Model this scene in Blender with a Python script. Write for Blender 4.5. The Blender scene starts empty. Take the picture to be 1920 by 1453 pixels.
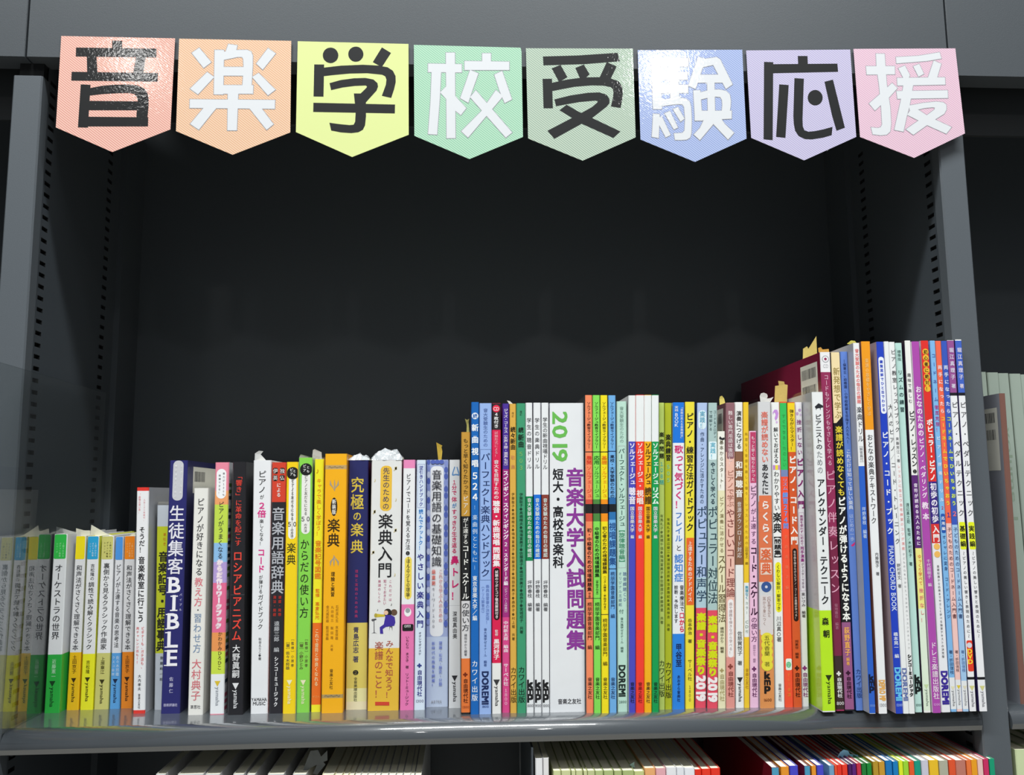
# -*- coding: utf-8 -*-
# Bookshop shelf: a row of music books under a header with eight lettered paper pennants.
# Lengths in the tables are millimetres: X to the right, Y into the shelf, Z up from the shelf board.
import bpy, bmesh, math, random
from mathutils import Matrix, Vector
random.seed(11)
SC = bpy.context.scene
COL = SC.collection
# ------------------------------------------------------------ camera
cam_d = bpy.data.cameras.new('camera'); cam = bpy.data.objects.new('camera', cam_d); COL.objects.link(cam)
cam_d.sensor_width = 36; cam_d.lens = 29.9691; cam_d.clip_start = .01
cam.matrix_world = Matrix(((0.998303, 0.001635, -0.058214, -0.035173), (-0.057548, -0.125653, -0.990404, -0.705425), (-0.008934, 0.992073, -0.125346, 0.177263), (0, 0, 0, 1)))
SC.camera = cam
# ------------------------------------------------------------ light, sky, exposure
WORLD, KEY, FAR, FILL = .13, 170.0, 4.6, 7.0
SC.view_settings.view_transform = 'Standard'; SC.view_settings.look = 'None'
SC.view_settings.gamma = 1; SC.view_settings.use_curve_mapping = False
SC.view_settings.exposure = 0.0
w = bpy.data.worlds.new('shop_air'); SC.world = w; w.use_nodes = True
w.node_tree.nodes['Background'].inputs[0].default_value = (.86, .93, 1.0, 1)
w.node_tree.nodes['Background'].inputs[1].default_value = WORLD
def area(name, loc, target, sx, sy, watts, col=(1, 1, 1)):
    d = bpy.data.lights.new(name, 'AREA'); d.shape = 'RECTANGLE'; d.size = sx; d.size_y = sy; d.energy = watts; d.color = col
    o = bpy.data.objects.new(name, d); COL.objects.link(o); o.location = loc
    o.rotation_euler = (Vector(target) - Vector(loc)).to_track_quat('-Z', 'Y').to_euler(); return o
area('aisle_tube_light', (-.12, -1.35, 2.85), (-.05, -.2, .1), 3.5, .2, KEY, (.97, 1, .99))
area('far_ceiling_lamp', (.79, -2.58, 1.92), (.6, -1.2, 0), .15, .15, FAR, (1, .99, .97))
area('far_ceiling_lamp', (-1.33, -2.6, 1.9), (-1.1, -1.2, 0), .12, .12, FAR*.3, (1, .99, .97))
area('front_fill_light', (-.1, -2.3, 2.5), (0, 0, .1), 3.2, .8, FILL, (.98, 1, 1))  # soft fill added from the front, standing in for many far lamps
# ------------------------------------------------------------ measured tables (mm)
BOOKS=[
('small white pocket book with green top tab and green band,leftmost of row',56.7,147.7,[-384.6107,0.0008,-372.2554,-0.0091],105,'eceef0','d9dadc',1,0,'',[(0.0,47.5,'2bb244')],[('rr',0.05,0.95,126.8,147.4,'35c24f')],[('オーケストラの世界','333338',59.6,122.6,6.8,0.48,0,'v'),('近藤憲一','bfeec6',27.7,43.9,3.6,0.5,0,'v'),('▼','14431f',21.5,25.9,4.9,0.45,0,'t'),('yamaha','14431f',4.7,20.8,3.8,0.45,0,'r'),('１冊でわかる','a7efb0',128.3,140.6,1.7,0.74,0,'v'),('ポケット教養','a7efb0',128.3,140.6,1.7,0.5,0,'v'),('シリーズ','a7efb0',131.6,140.6,1.7,0.27,0,'v')],[]),
('small white pocket book with plain yellow tab and amber band beside the green one',65.3,145.5,[-370.398,0.0022,-360.504,-0.0085],105,'e9e9eb','d9dadc',1,0,'',[(0.0,47.5,'f8c414')],[('rr',0.0,0.95,125.7,145.3,'f8e31c')],[('和声法がさくさく理解できる本','3a3a40',49.0,120.9,5.1,0.5,0,'v'),('土田京子','6b4a12',29.9,45.4,3.8,0.5,0,'v'),('▼','3a2a10',22.6,26.3,4.2,0.5,0,'t'),('yamaha','3a2a10',6.3,22.0,3.2,0.5,0,'r')],[]),
('small white pocket book with sky blue top tab and lemon yellow bottom band',65.1,145.3,[-359.0683,-0.0069,-348.5863,-0.0129],105,'efeff1','e3e650',1,0,'',[(0.0,46.1,'f6f226')],[('rr',0.03,0.97,125.5,145.0,'2ea6d8')],[('吉松隆の','4a4a50',107.4,121.8,3.6,0.55,0,'v'),('調性で読み解くクラシック','333338',49.5,106.5,5.1,0.5,0,'v'),('吉松隆','6a6512',29.7,41.0,3.4,0.5,0,'v'),('▼','3a3710',22.9,26.7,4.2,0.5,0,'t'),('yamaha','3a3710',6.7,22.3,3.2,0.5,0,'r'),('１冊でわかる','c8ecfa',127.8,139.8,1.7,0.74,0,'v'),('ポケット教養','c8ecfa',127.8,139.8,1.7,0.5,0,'v'),('シリーズ','c8ecfa',131.1,139.8,1.7,0.27,0,'v')],[]),
('small white pocket book with khaki top tab and dull khaki bottom band',65.8,145.2,[-347.8309,-0.0032,-336.0826,-0.0146],105,'efeff1','d9dadc',1,0,'',[(0.0,46.4,'d3cf78')],[('rr',0.03,0.95,125.3,144.9,'cfcb74')],[('裏側から見るクラシック作曲家','333338',49.1,122.4,5.3,0.5,0,'v'),('上原章江','565022',29.0,43.4,3.6,0.5,0,'v'),('▼','3a3716',20.7,24.5,4.2,0.5,0,'t'),('yamaha','3a3716',4.4,20.2,3.2,0.5,0,'r'),('１冊でわかる','57531f',126.6,140.6,1.7,0.74,0,'v'),('ポケット教養','57531f',126.6,140.6,1.7,0.5,0,'v'),('シリーズ','57531f',130.0,140.6,1.7,0.27,0,'v')],[]),
('small white pocket book with cornflower blue top tab and blue bottom band',66.6,144.5,[-335.2625,-0.0114,-326.8915,-0.0247],105,'e4e4e8','d9dadc',1,0,'',[(0.0,46.1,'5aa2e0')],[('rr',0.05,1,124.6,144.3,'4c96e2')],[('ピアノが上達する音楽の思考法','3a3a40',50.3,121.1,4.2,0.5,0,'v'),('佐々木邦雄','c6e0f6',26.8,43.9,2.9,0.7,0,'v'),('クスコ佐賀','c6e0f6',26.8,43.9,2.5,0.25,0,'v'),('▼','1c2c4c',20.9,24.6,4.2,0.5,0,'t'),('yamaha','1c2c4c',4.6,20.3,3.2,0.5,0,'r')],[]),
('small white pocket book with orange top tab and orange bottom band',67.5,144.9,[-326.329,-0.0226,-316.6466,-0.0276],105,'e6e5e7','d9dadc',1,0,'',[(0.0,46.7,'f08a1e')],[('rr',0.02,1,125.0,144.7,'f58a1c')],[('和声法がさくさく理解できる本','3a3a40',48.1,120.1,5.0,0.5,0,'v'),('土田京子','6e3c10',29.1,44.1,3.6,0.5,0,'v'),('▼','3a2010',22.1,25.9,4.2,0.5,0,'t'),('yamaha','3a2010',5.7,21.5,3.2,0.5,0,'r'),('１冊でわかる','fbc584',126.8,139.3,1.7,0.74,0,'v'),('ポケット教養','fbc584',126.8,139.3,1.7,0.5,0,'v'),('シリーズ','fbc584',130.2,139.3,1.7,0.27,0,'v')],[]),
('white paperback with thin red strips at its top and bottom edges and bold black title',48.4,186.8,[-308.9037,-0.028,-299.105,-0.0261],128,'ececee','b4b6ba',0,0,'',[(183.8,186.8,'e2382e'),(0.0,2.7,'e2382e')],[],[('そうだ！','26262a',131.2,153.7,5.1,0.5,0.02,'v'),('音楽教室に行こう','26262a',73.7,128.7,5.6,0.5,0.03,'v'),('〝最強の習い事〟','e79a9e',164.6,181.8,2.0,0.25,0,'v'),('人生１００年時代、','e79a9e',157.9,177.2,1.7,0.65,0,'v'),('ビギナーも、ガチ派も、','e0666a',35.7,70.5,2.6,0.7,0,'v'),('再チャレンジ派も!!','e0666a',39.7,70.5,2.4,0.28,0,'v'),('大内孝夫','333338',18.1,31.7,2.7,0.5,0.01,'v'),('音楽之友社','333338',3.8,16.0,2.0,0.5,0.01,'v')],[]),
('yellow-green dictionary with pale blue top,half hidden left of the navy book',59.8,171.4,[-295.6268,-0.0281,-285.3899,-0.0044],128,'d6dde6','b0b6ba',0,1,'',[(46.3,153.1,'d6de2a')],[],[('音楽記号・','2a2a20',85.1,132.0,8.3,0.45,0.05,'v'),('用語事典','2a2a20',47.9,85.1,8.3,0.45,0.05,'v'),('早引き','e27a1e',136.2,148.0,2.8,0.5,0.01,'v'),('齋藤純一郎','4a5560',22.6,44.7,2.6,0.5,0,'v')],[]),
('thick navy blue paperback with large silver-white characters and the word BIBLE',45.4,209.6,[-285.2699,-0.0044,-269.8139,-0.0069],148,'28286c','1d1d52',0,0,'barcode',[],[('rr',0.2,0.78,175.3,209.4,'c9c9cf'),('re',0.08,0.34,110.1,110.9,'f2f0f6'),('re',0.08,0.34,98.1,98.9,'f2f0f6'),('re',0.3,0.7,94.8,95.8,'f2f0f6'),('re',0.3,0.7,83.1,84.1,'f2f0f6'),('re',0.08,0.34,80.0,80.8,'f2f0f6'),('re',0.08,0.34,68.1,69.0,'f2f0f6'),('re',0.08,0.34,65.1,65.9,'f2f0f6'),('re',0.08,0.34,53.3,54.1,'f2f0f6'),('re',0.08,0.34,50.2,51.0,'f2f0f6'),('re',0.08,0.34,38.5,39.3,'f2f0f6')],[('スクール＆','f4f4f4',179.5,207.4,2.4,0.66,0.01,'v'),('教室運営のための','f4f4f4',177.0,206.5,2.0,0.36,0.01,'v'),('生徒集客','e6e4ee',112.9,171.9,13.3,0.5,0.02,'v'),('BIBLE','f2f0f6',37.4,112.1,12.3,0.5,0.03,'v'),('バイブル','cfcde8',82.1,98.4,2.2,0.86,0,'v'),('佐藤仁','c8c6e2',15.8,30.2,3.4,0.5,0,'v'),('技術評論社','c8c6e2',6.9,6.9,2.4,0.5,0,'h')],[]),
('ivory paperback with thin brush-style title fading from black through pink to blue',39.0,185.7,[-261.2908,-0.0092,-249.2195,-0.0104],128,'eceae4','cfcdc4',0,0,'',[],[],[('ピアノが好きになる','3c3c40',112.3,177.6,6.1,0.5,0,'v'),('教え方','e07a86',87.1,111.5,7.1,0.5,0,'v'),('・','222222',82.3,86.6,5.1,0.5,0.02,'v'),('習わせ方','7f96b4',49.3,82.0,6.8,0.5,0,'v'),('大村典子','d8747c',11.2,45.0,8.1,0.5,0,'v'),('草思社','55555a',6.3,6.3,2.9,0.5,0.01,'h')],[]),
('rainbow-banded workbook in pink,orange,lime,blue and mauve with ribbed spine edge',39.1,207.4,[-243.5607,-0.012,-232.189,-0.011],148,'ee9fb0','e8e8ee',0,0,'ribs',[(183.3,207.4,'f08ea4'),(171.6,183.3,'f4a66c'),(139.5,171.6,'c6e052'),(123.6,139.5,'8fc0ea'),(106.4,123.6,'b79fda'),(65.8,106.4,'ea6f98'),(50.6,65.8,'ef9a58'),(32.2,50.6,'cfe44e'),(0.6,32.2,'eef1f4')],[('rr',0.12,0.82,176.6,201.8,'f6f6f8')],[('実力が１２０％','55555a',178.3,199.3,1.9,0.64,0,'v'),('発揮できる！','55555a',180.0,197.6,1.9,0.34,0,'v'),('ピアノがうまくなる','34343a',126.0,174.4,4.7,0.5,0.01,'v'),('からだ作りワークブック','fbeaf2',68.7,126.0,5.1,0.48,0.15,'v'),('からだ作りワークブック','d0407c',68.7,126.0,5.1,0.48,0.01,'v'),('かわかみひろひこ','5a4630',35.4,66.6,3.6,0.62,0,'v'),('▼','e0c23a',22.4,26.7,4.7,0.5,0,'t'),('yamaha','9aa0a8',6.7,21.8,3.4,0.5,0,'r')],[]),
('thick black paperback with vermilion title lettering',35.8,207.6,[-228.2224,-0.0112,-216.0109,-0.0164],148,'201f24','1a1a1e',0,0,'',[(96.5,97.0,'45454a')],[],[('「響き」に革命を起こす','e8493c',136.7,198.2,5.7,0.5,0.01,'v'),('ロシアピアニズム','ee4a3c',58.8,133.4,8.1,0.5,0.02,'v'),('大野眞嗣','e8e8ea',29.4,56.4,6.4,0.5,0.02,'v'),('▼','e8e8ea',20.6,25.4,5.4,0.5,0,'t'),('yamaha','e8e8ea',4.9,19.8,4.1,0.5,0,'r')],[]),
('thick white paperback with hot pink words among small black lettering',38.4,208.9,[-210.3348,-0.0163,-196.3473,-0.0115],148,'eeeff2','e6e8ea',0,0,'',[],[],[('ピアノ','26262a',180.5,200.4,7.1,0.5,0.01,'v'),('が','26262a',175.1,180.2,3.7,0.5,0.01,'v'),('２倍','e0308a',160.1,173.8,7.5,0.5,0.04,'v'),('楽しくなる！','26262a',136.8,159.1,3.7,0.5,0.01,'v'),('コード','e0308a',114.1,134.7,6.4,0.5,0.04,'v'),('が弾ける','26262a',96.9,112.5,3.4,0.5,0.01,'v'),('ガイドブック','26262a',67.7,96.5,4.7,0.5,0.01,'v'),('秋谷えりこ●著','44444a',42.8,61.3,2.5,0.5,0.01,'v'),('YAMAHA','333338',11.3,11.3,3.4,0.5,0.02,'h'),('MUSIC','333338',8.1,8.1,3.4,0.5,0.02,'h')],[]),
('black dictionary with red-orange top block and grey title characters',37.5,207.0,[-194.9738,-0.0144,-184.4959,-0.0067],148,'26252b','c4432c',0,0,'',[(173.3,207.0,'d8432c')],[('rr',0.08,0.42,197.2,202.3,'2a1a18'),('rr',0.56,0.9,197.2,202.3,'2a1a18'),('rr',0.08,0.42,191.1,196.2,'2a1a18'),('rr',0.56,0.9,191.1,196.2,'2a1a18')],[('伊英','efe6e2',190.8,202.6,4.1,0.25,0.01,'v'),('独仏','efe6e2',190.8,202.6,4.1,0.73,0.01,'v'),('による','f2eeea',177.4,189.6,3.7,0.5,0.02,'v'),('音楽用語辞典','b9bbc2',96.3,169.5,10.9,0.5,0.02,'v'),('速度・発想','c8392e',78.1,95.7,2.7,0.7,0.02,'v'),('演法・用語','c8392e',78.1,95.7,2.7,0.32,0.02,'v'),('遠藤三郎\u3000編','c9cbd0',49.1,74.6,4.7,0.5,0.01,'v'),('シンコーミュージック','e6e6e8',5.4,45.9,3.4,0.5,0.05,'v')],[]),
('golden yellow paperback with black round badge and white capsule,short two-character title',36.1,207.2,[-183.6456,-0.0075,-173.3001,-0.0105],148,'fbd714','ded8d0',0,0,'',[(201.8,207.1,'fbd40e')],[('rr',0.22,0.86,142.0,194.8,'f4f3ee'),('ci',0.54,197.6,5.3,5.3,'1e1e1e')],[('ピア','f2f2f2',195.2,202.2,2.8,0.42,0.02,'v'),('とも','f2f2f2',194.5,201.1,2.5,0.68,0.02,'v'),('ピアノと友だちになる','3a3a34',157.5,192.8,2.8,0.54,0,'v'),('５０','222222',154.4,154.4,4.6,0.54,0.02,'h'),('の方法','3a3a34',143.4,151.0,2.8,0.54,0,'v'),('楽典','23301a',120.3,139.5,7.8,0.5,0.01,'v'),('［監修］小原孝','66603a',36.8,61.7,2.6,0.72,0,'v'),('［著］佐々木邦雄','66603a',35.1,59.2,3.3,0.34,0,'v'),('▼','f6f2c8',22.8,26.8,4.6,0.5,0,'t'),('yamaha','f6f2c8',7.4,22.1,3.5,0.5,0,'r')],[]),
('light green paperback with black round badge and white capsule in clear sleeve',38.5,210.9,[-172.9936,-0.0114,-162.2878,-0.0077],148,'8ede52','c8e8b4',0,1,'',[],[('rr',0.22,0.86,146.1,198.0,'f4f3ee'),('ci',0.54,200.8,5.3,5.3,'1e1e1e')],[('ピア','f2f2f2',198.3,205.4,2.8,0.42,0.02,'v'),('とも','f2f2f2',197.6,204.3,2.5,0.68,0.02,'v'),('ピアノと友だちになる','3a3a34',161.7,195.9,2.8,0.54,0,'v'),('５０','222222',158.6,158.6,4.6,0.54,0.02,'h'),('の方法','3a3a34',147.5,155.1,2.8,0.54,0,'v'),('からだの使い方','23301a',76.2,142.3,7.8,0.5,0.01,'v'),('［監修］小原孝','66603a',36.1,61.1,2.7,0.72,0,'v'),('［著］小野ひとみ','66603a',34.4,58.6,3.4,0.34,0,'v'),('▼','f6f2c8',22.0,26.1,4.6,0.5,0,'t'),('yamaha','f6f2c8',6.6,21.4,3.5,0.5,0,'r')],[]),
('thin lemon yellow book with orange paper band,small music note on top',39.3,209.6,[-161.0259,-0.0048,-153.2262,-0.0045],148,'fbf228','e8e4c8',0,1,'',[(5.9,72.2,'f4741e')],[],[('♪','d8a516',195.6,203.6,5.3,0.5,0.02,'v'),('キャラで楽しく学ぼう！','ee8a1c',144.2,193.3,4.3,0.5,0.01,'v'),('音楽記号図鑑','ee8a1c',108.2,140.8,5.5,0.5,0.04,'v'),('監修\u3000高倉弘光','ee8a1c',75.1,100.5,3.7,0.5,0.03,'v'),('これで音符と仲良くなれる','ffe9b4',20.8,67.5,3.2,0.5,0.02,'v'),('ヤマハ','f9b060',12.2,12.2,2.1,0.5,0,'h')],[]),
('thick orange-gold hardback with ornament bands and lily emblems',34.6,213.9,[-151.8625,-0.003,-134.3237,0.0014],148,'fcb514','f0a20e',0,0,'lily',[(200.7,204.2,'c9a56a'),(11.9,14.9,'b89a5e')],[('ci',0.44,168.9,2.8,7.8,'2a2018')],[('〜〜〜','9a8a6a',202.4,202.4,4.6,0.5,0.04,'h'),('〜〜〜','8c8068',13.6,13.6,4.6,0.5,0.04,'h'),('新装版','f4f0e6',162.4,175.4,3.5,0.44,0.03,'v'),('楽典','3a2a14',134.8,159.4,10.9,0.44,0.02,'v'),('理論と実習','4a3614',94.0,114.8,3.5,0.44,0.02,'v'),('石桁眞礼生','b07a1c',73.0,87.2,2.5,0.66,0,'v'),('末吉保雄','b07a1c',58.7,70.4,2.5,0.66,0,'v'),('丸田昭三','b07a1c',73.0,87.2,2.5,0.44,0,'v'),('飯田隆','b07a1c',58.7,70.4,2.5,0.44,0,'v'),('金光威和雄','b07a1c',73.0,87.2,2.5,0.22,0,'v'),('飯沼信義','b07a1c',58.7,70.4,2.5,0.22,0,'v'),('共著','b07a1c',49.6,55.4,2.3,0.44,0,'v'),('音楽之友社','5a4218',19.0,35.5,3.0,0.44,0.01,'v')],[('a89c88',[[0.483,186.7],[0.483,185.1],[0.478,183.6],[0.471,182.5],[0.462,181.9],[0.451,181.9],[0.44,182.5],[0.431,183.6],[0.425,185.1],[0.421,186.7],[0.422,188.4],[0.426,189.9],[0.433,190.9],[0.443,191.5],[0.453,191.5],[0.464,190.9],[0.473,189.8],[0.48,188.4]]),('a89c88',[[0.252,191.6],[0.221,187.6],[0.361,185.0],[0.443,182.7],[0.394,185.5],[0.313,187.7]]),('a89c88',[[0.617,191.6],[0.655,187.5],[0.52,184.9],[0.443,182.7],[0.486,185.5],[0.564,187.7]]),('a89c88',[[0.508,123.9],[0.507,122.2],[0.503,120.8],[0.496,119.8],[0.486,119.2],[0.475,119.2],[0.465,119.8],[0.456,120.8],[0.449,122.3],[0.446,123.9],[0.446,125.5],[0.45,126.9],[0.458,128.0],[0.467,128.6],[0.478,128.6],[0.488,128.0],[0.498,126.9],[0.504,125.5]]),('a89c88',[[0.315,119.2],[0.277,123.1],[0.412,125.6],[0.491,127.8],[0.447,125.1],[0.369,122.9]]),('a89c88',[[0.682,119.1],[0.713,123.0],[0.573,125.6],[0.491,127.8],[0.539,125.0],[0.621,122.9]])]),
('thick navy book with gold lettering and pale yellow lower half in crinkled clear wrap',44.0,208.6,[-133.2327,-0.0017,-115.4076,-0.0061],148,'262a66','22264e',0,1,'crumple',[(17.4,71.0,'e3d068'),(6.6,17.4,'ece6a8'),(0.0,6.6,'f0e4bc')],[],[('究極','e6cc4e',165.5,194.6,11.8,0.45,0.02,'v'),('の','e6cc4e',156.2,165.0,7.5,0.45,0.02,'v'),('楽典','e6cc4e',127.6,156.2,11.4,0.45,0.02,'v'),('理論と実践のための楽典','b83a72',74.7,115.8,2.7,0.45,0,'v'),('青島広志','3a3a66',45.9,67.9,5.0,0.45,0.02,'v'),('著','3a3a66',38.3,43.9,5.0,0.45,0.02,'v'),('❷','222222',27.8,32.8,5.4,0.45,0,'v'),('全音楽譜出版社','55563e',6.6,26.6,3.0,0.45,0,'v')],[]),
('very thick white book with yellow title capsule,cartoon trumpeter and yellow paper band',38.6,208.2,[-114.4696,0.0054,-88.7193,0.0062],148,'eeeeec','a02f52',0,1,'trumpet',[(0.0,50.6,'f0c23c')],[('rr',0.3,0.68,164.8,203.5,'f4c646')],[('先生のための','4a4a6a',165.9,202.2,6.0,0.49,0.01,'v'),('楽典入門','222226',108.3,163.1,12.8,0.49,0.02,'v'),('これだけは','c46a8a',88.6,107.4,2.5,0.68,0,'v'),('知っておきたい','c46a8a',86.1,107.4,2.5,0.5,0,'v'),('楽譜のしくみ','c46a8a',87.8,107.4,2.5,0.32,0,'v'),('みんなで知ろう！','b85a4a',9.8,57.3,6.8,0.68,0.01,'v'),('楽譜のこと！','b85a4a',9.8,56.5,7.5,0.34,0.01,'v'),('♫','d8c78a',198.7,204.0,5.0,0.82,0,'v'),('♪','d8c78a',189.0,193.4,3.9,0.16,0,'v'),('♪','d8c78a',172.3,176.7,3.9,0.86,0,'v'),('♫','d8c78a',161.8,167.1,4.3,0.14,0,'v'),('♫','d8c78a',146.2,150.9,4.6,0.84,0,'v'),('♫','d8c78a',128.0,132.3,4.6,0.12,0,'v'),('♪','d8c78a',109.1,113.4,3.9,0.86,0,'v'),('♪','333333',84.4,88.6,2.8,0.75,0,'v'),('♪','333333',80.5,83.9,2.5,0.3,0,'v')],[('5a5a5e',[[0.091,74.6],[0.23,75.1],[0.246,74.0],[0.114,72.6],[0.076,73.6]]),('5a5a5e',[[0.15,74.2],[0.172,74.2],[0.188,62.8],[0.163,62.8]]),('5a5a5e',[[0.083,62.6],[0.175,64.0],[0.275,62.5],[0.175,63.4]]),('6a5040',[[0.916,79.8],[0.91,78.8],[0.892,78.0],[0.864,77.5],[0.83,77.2],[0.793,77.2],[0.759,77.5],[0.73,78.1],[0.712,78.9],[0.705,79.8],[0.71,80.8],[0.728,81.6],[0.756,82.1],[0.79,82.4],[0.827,82.4],[0.862,82.1],[0.89,81.5],[0.909,80.7]]),('2c2422',[[0.736,79.4],[0.729,78.3],[0.707,77.2],[0.672,76.5],[0.63,76.1],[0.585,76.1],[0.542,76.5],[0.507,77.3],[0.484,78.4],[0.475,79.5],[0.482,80.7],[0.504,81.8],[0.538,82.5],[0.581,82.9],[0.626,82.9],[0.669,82.5],[0.704,81.7],[0.727,80.6]]),('f0c8a8',[[0.621,79.6],[0.617,79.0],[0.604,78.4],[0.585,78.0],[0.56,77.8],[0.535,77.8],[0.51,78.1],[0.49,78.5],[0.477,79.1],[0.472,79.7],[0.476,80.3],[0.489,80.9],[0.508,81.3],[0.532,81.5],[0.558,81.5],[0.583,81.3],[0.603,80.9],[0.616,80.3]]),('4434a0',[[0.538,77.8],[0.724,77.7],[0.834,75.9],[0.858,71.5],[0.823,68.8],[0.544,67.9],[0.452,66.2],[0.47,62.4],[0.368,62.5],[0.352,67.8],[0.481,70.1]]),('d8c23a',[[0.227,79.0],[0.507,78.1],[0.508,76.5],[0.229,76.1]]),('b8a848',[[0.265,77.6],[0.263,77.0],[0.254,76.5],[0.242,76.1],[0.225,75.9],[0.208,75.9],[0.192,76.1],[0.179,76.5],[0.17,77.0],[0.166,77.6],[0.169,78.2],[0.177,78.7],[0.19,79.1],[0.206,79.3],[0.223,79.3],[0.24,79.1],[0.253,78.7],[0.262,78.2]]),('5a5a5e',[[0.668,68.5],[0.761,68.4],[0.763,64.5],[0.736,67.6],[0.684,67.7],[0.664,64.5]]),('d84a32',[[0.243,7.3],[0.697,7.0],[0.699,4.1],[0.244,4.4]])]),
('pink and white slim paperback with yellow capsule and round disc emblem',38.4,208.5,[-87.6859,0.0079,-76.2588,0.0015],148,'f0f0f2','d8a0bc',0,0,'',[(201.2,208.5,'f08ec0'),(0.0,86.3,'ec7ab4')],[('rr',0.22,0.78,90.4,126.1,'f4dc5e'),('ci',0.5,79.8,3.0,3.6,'f4f4f4'),('ci',0.5,81.2,2.0,2.1,'9aa0a4'),('rr',0.1,0.95,64.3,70.0,'222222')],[('ピアノでコードを覚える方法','33333a',131.6,196.8,4.1,0.45,0,'v'),('❶','222222',126.9,131.2,3.9,0.45,0,'v'),('ほんの少しの理論','4a4630',92.6,124.3,3.6,0.5,0.01,'v'),('CD付き','f4f4f4',68.3,68.3,2.3,0.5,0.02,'h'),('いちむら\u3000まさき\u3000著','5a3048',33.5,60.4,3.0,0.5,0,'v'),('リットーミュージック','4a2440',3.6,30.2,3.4,0.5,0.01,'v')],[]),
('pale blue slim paperback with boxed indigo heading and bold indigo lettering',38.3,208.3,[-75.8103,0.006,-66.8941,0.0005],148,'dbe8f7','3a58b0',0,0,'',[],[('fr',0.12,0.88,167.3,204.7,'6a70b8')],[('逆引きハンドブック','4a50a8',168.4,203.6,3.7,0.5,0.02,'v'),('読んでナットク！','2c86d4',131.1,166.3,3.9,0.5,0.03,'v'),('やさしい楽典入門','2b2b8a',66.1,129.4,6.1,0.5,0.03,'v'),('オオシマダイスケ','444a6a',44.2,63.6,2.5,0.5,0,'v'),('✤','2b3a8a',33.8,38.4,5.0,0.5,0.02,'v'),('自由現代社','2b2b8a',10.8,32.5,4.3,0.5,0.03,'v'),('1300','8a8aa0',7.2,7.2,2.9,0.5,0,'h')],[]),
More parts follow.
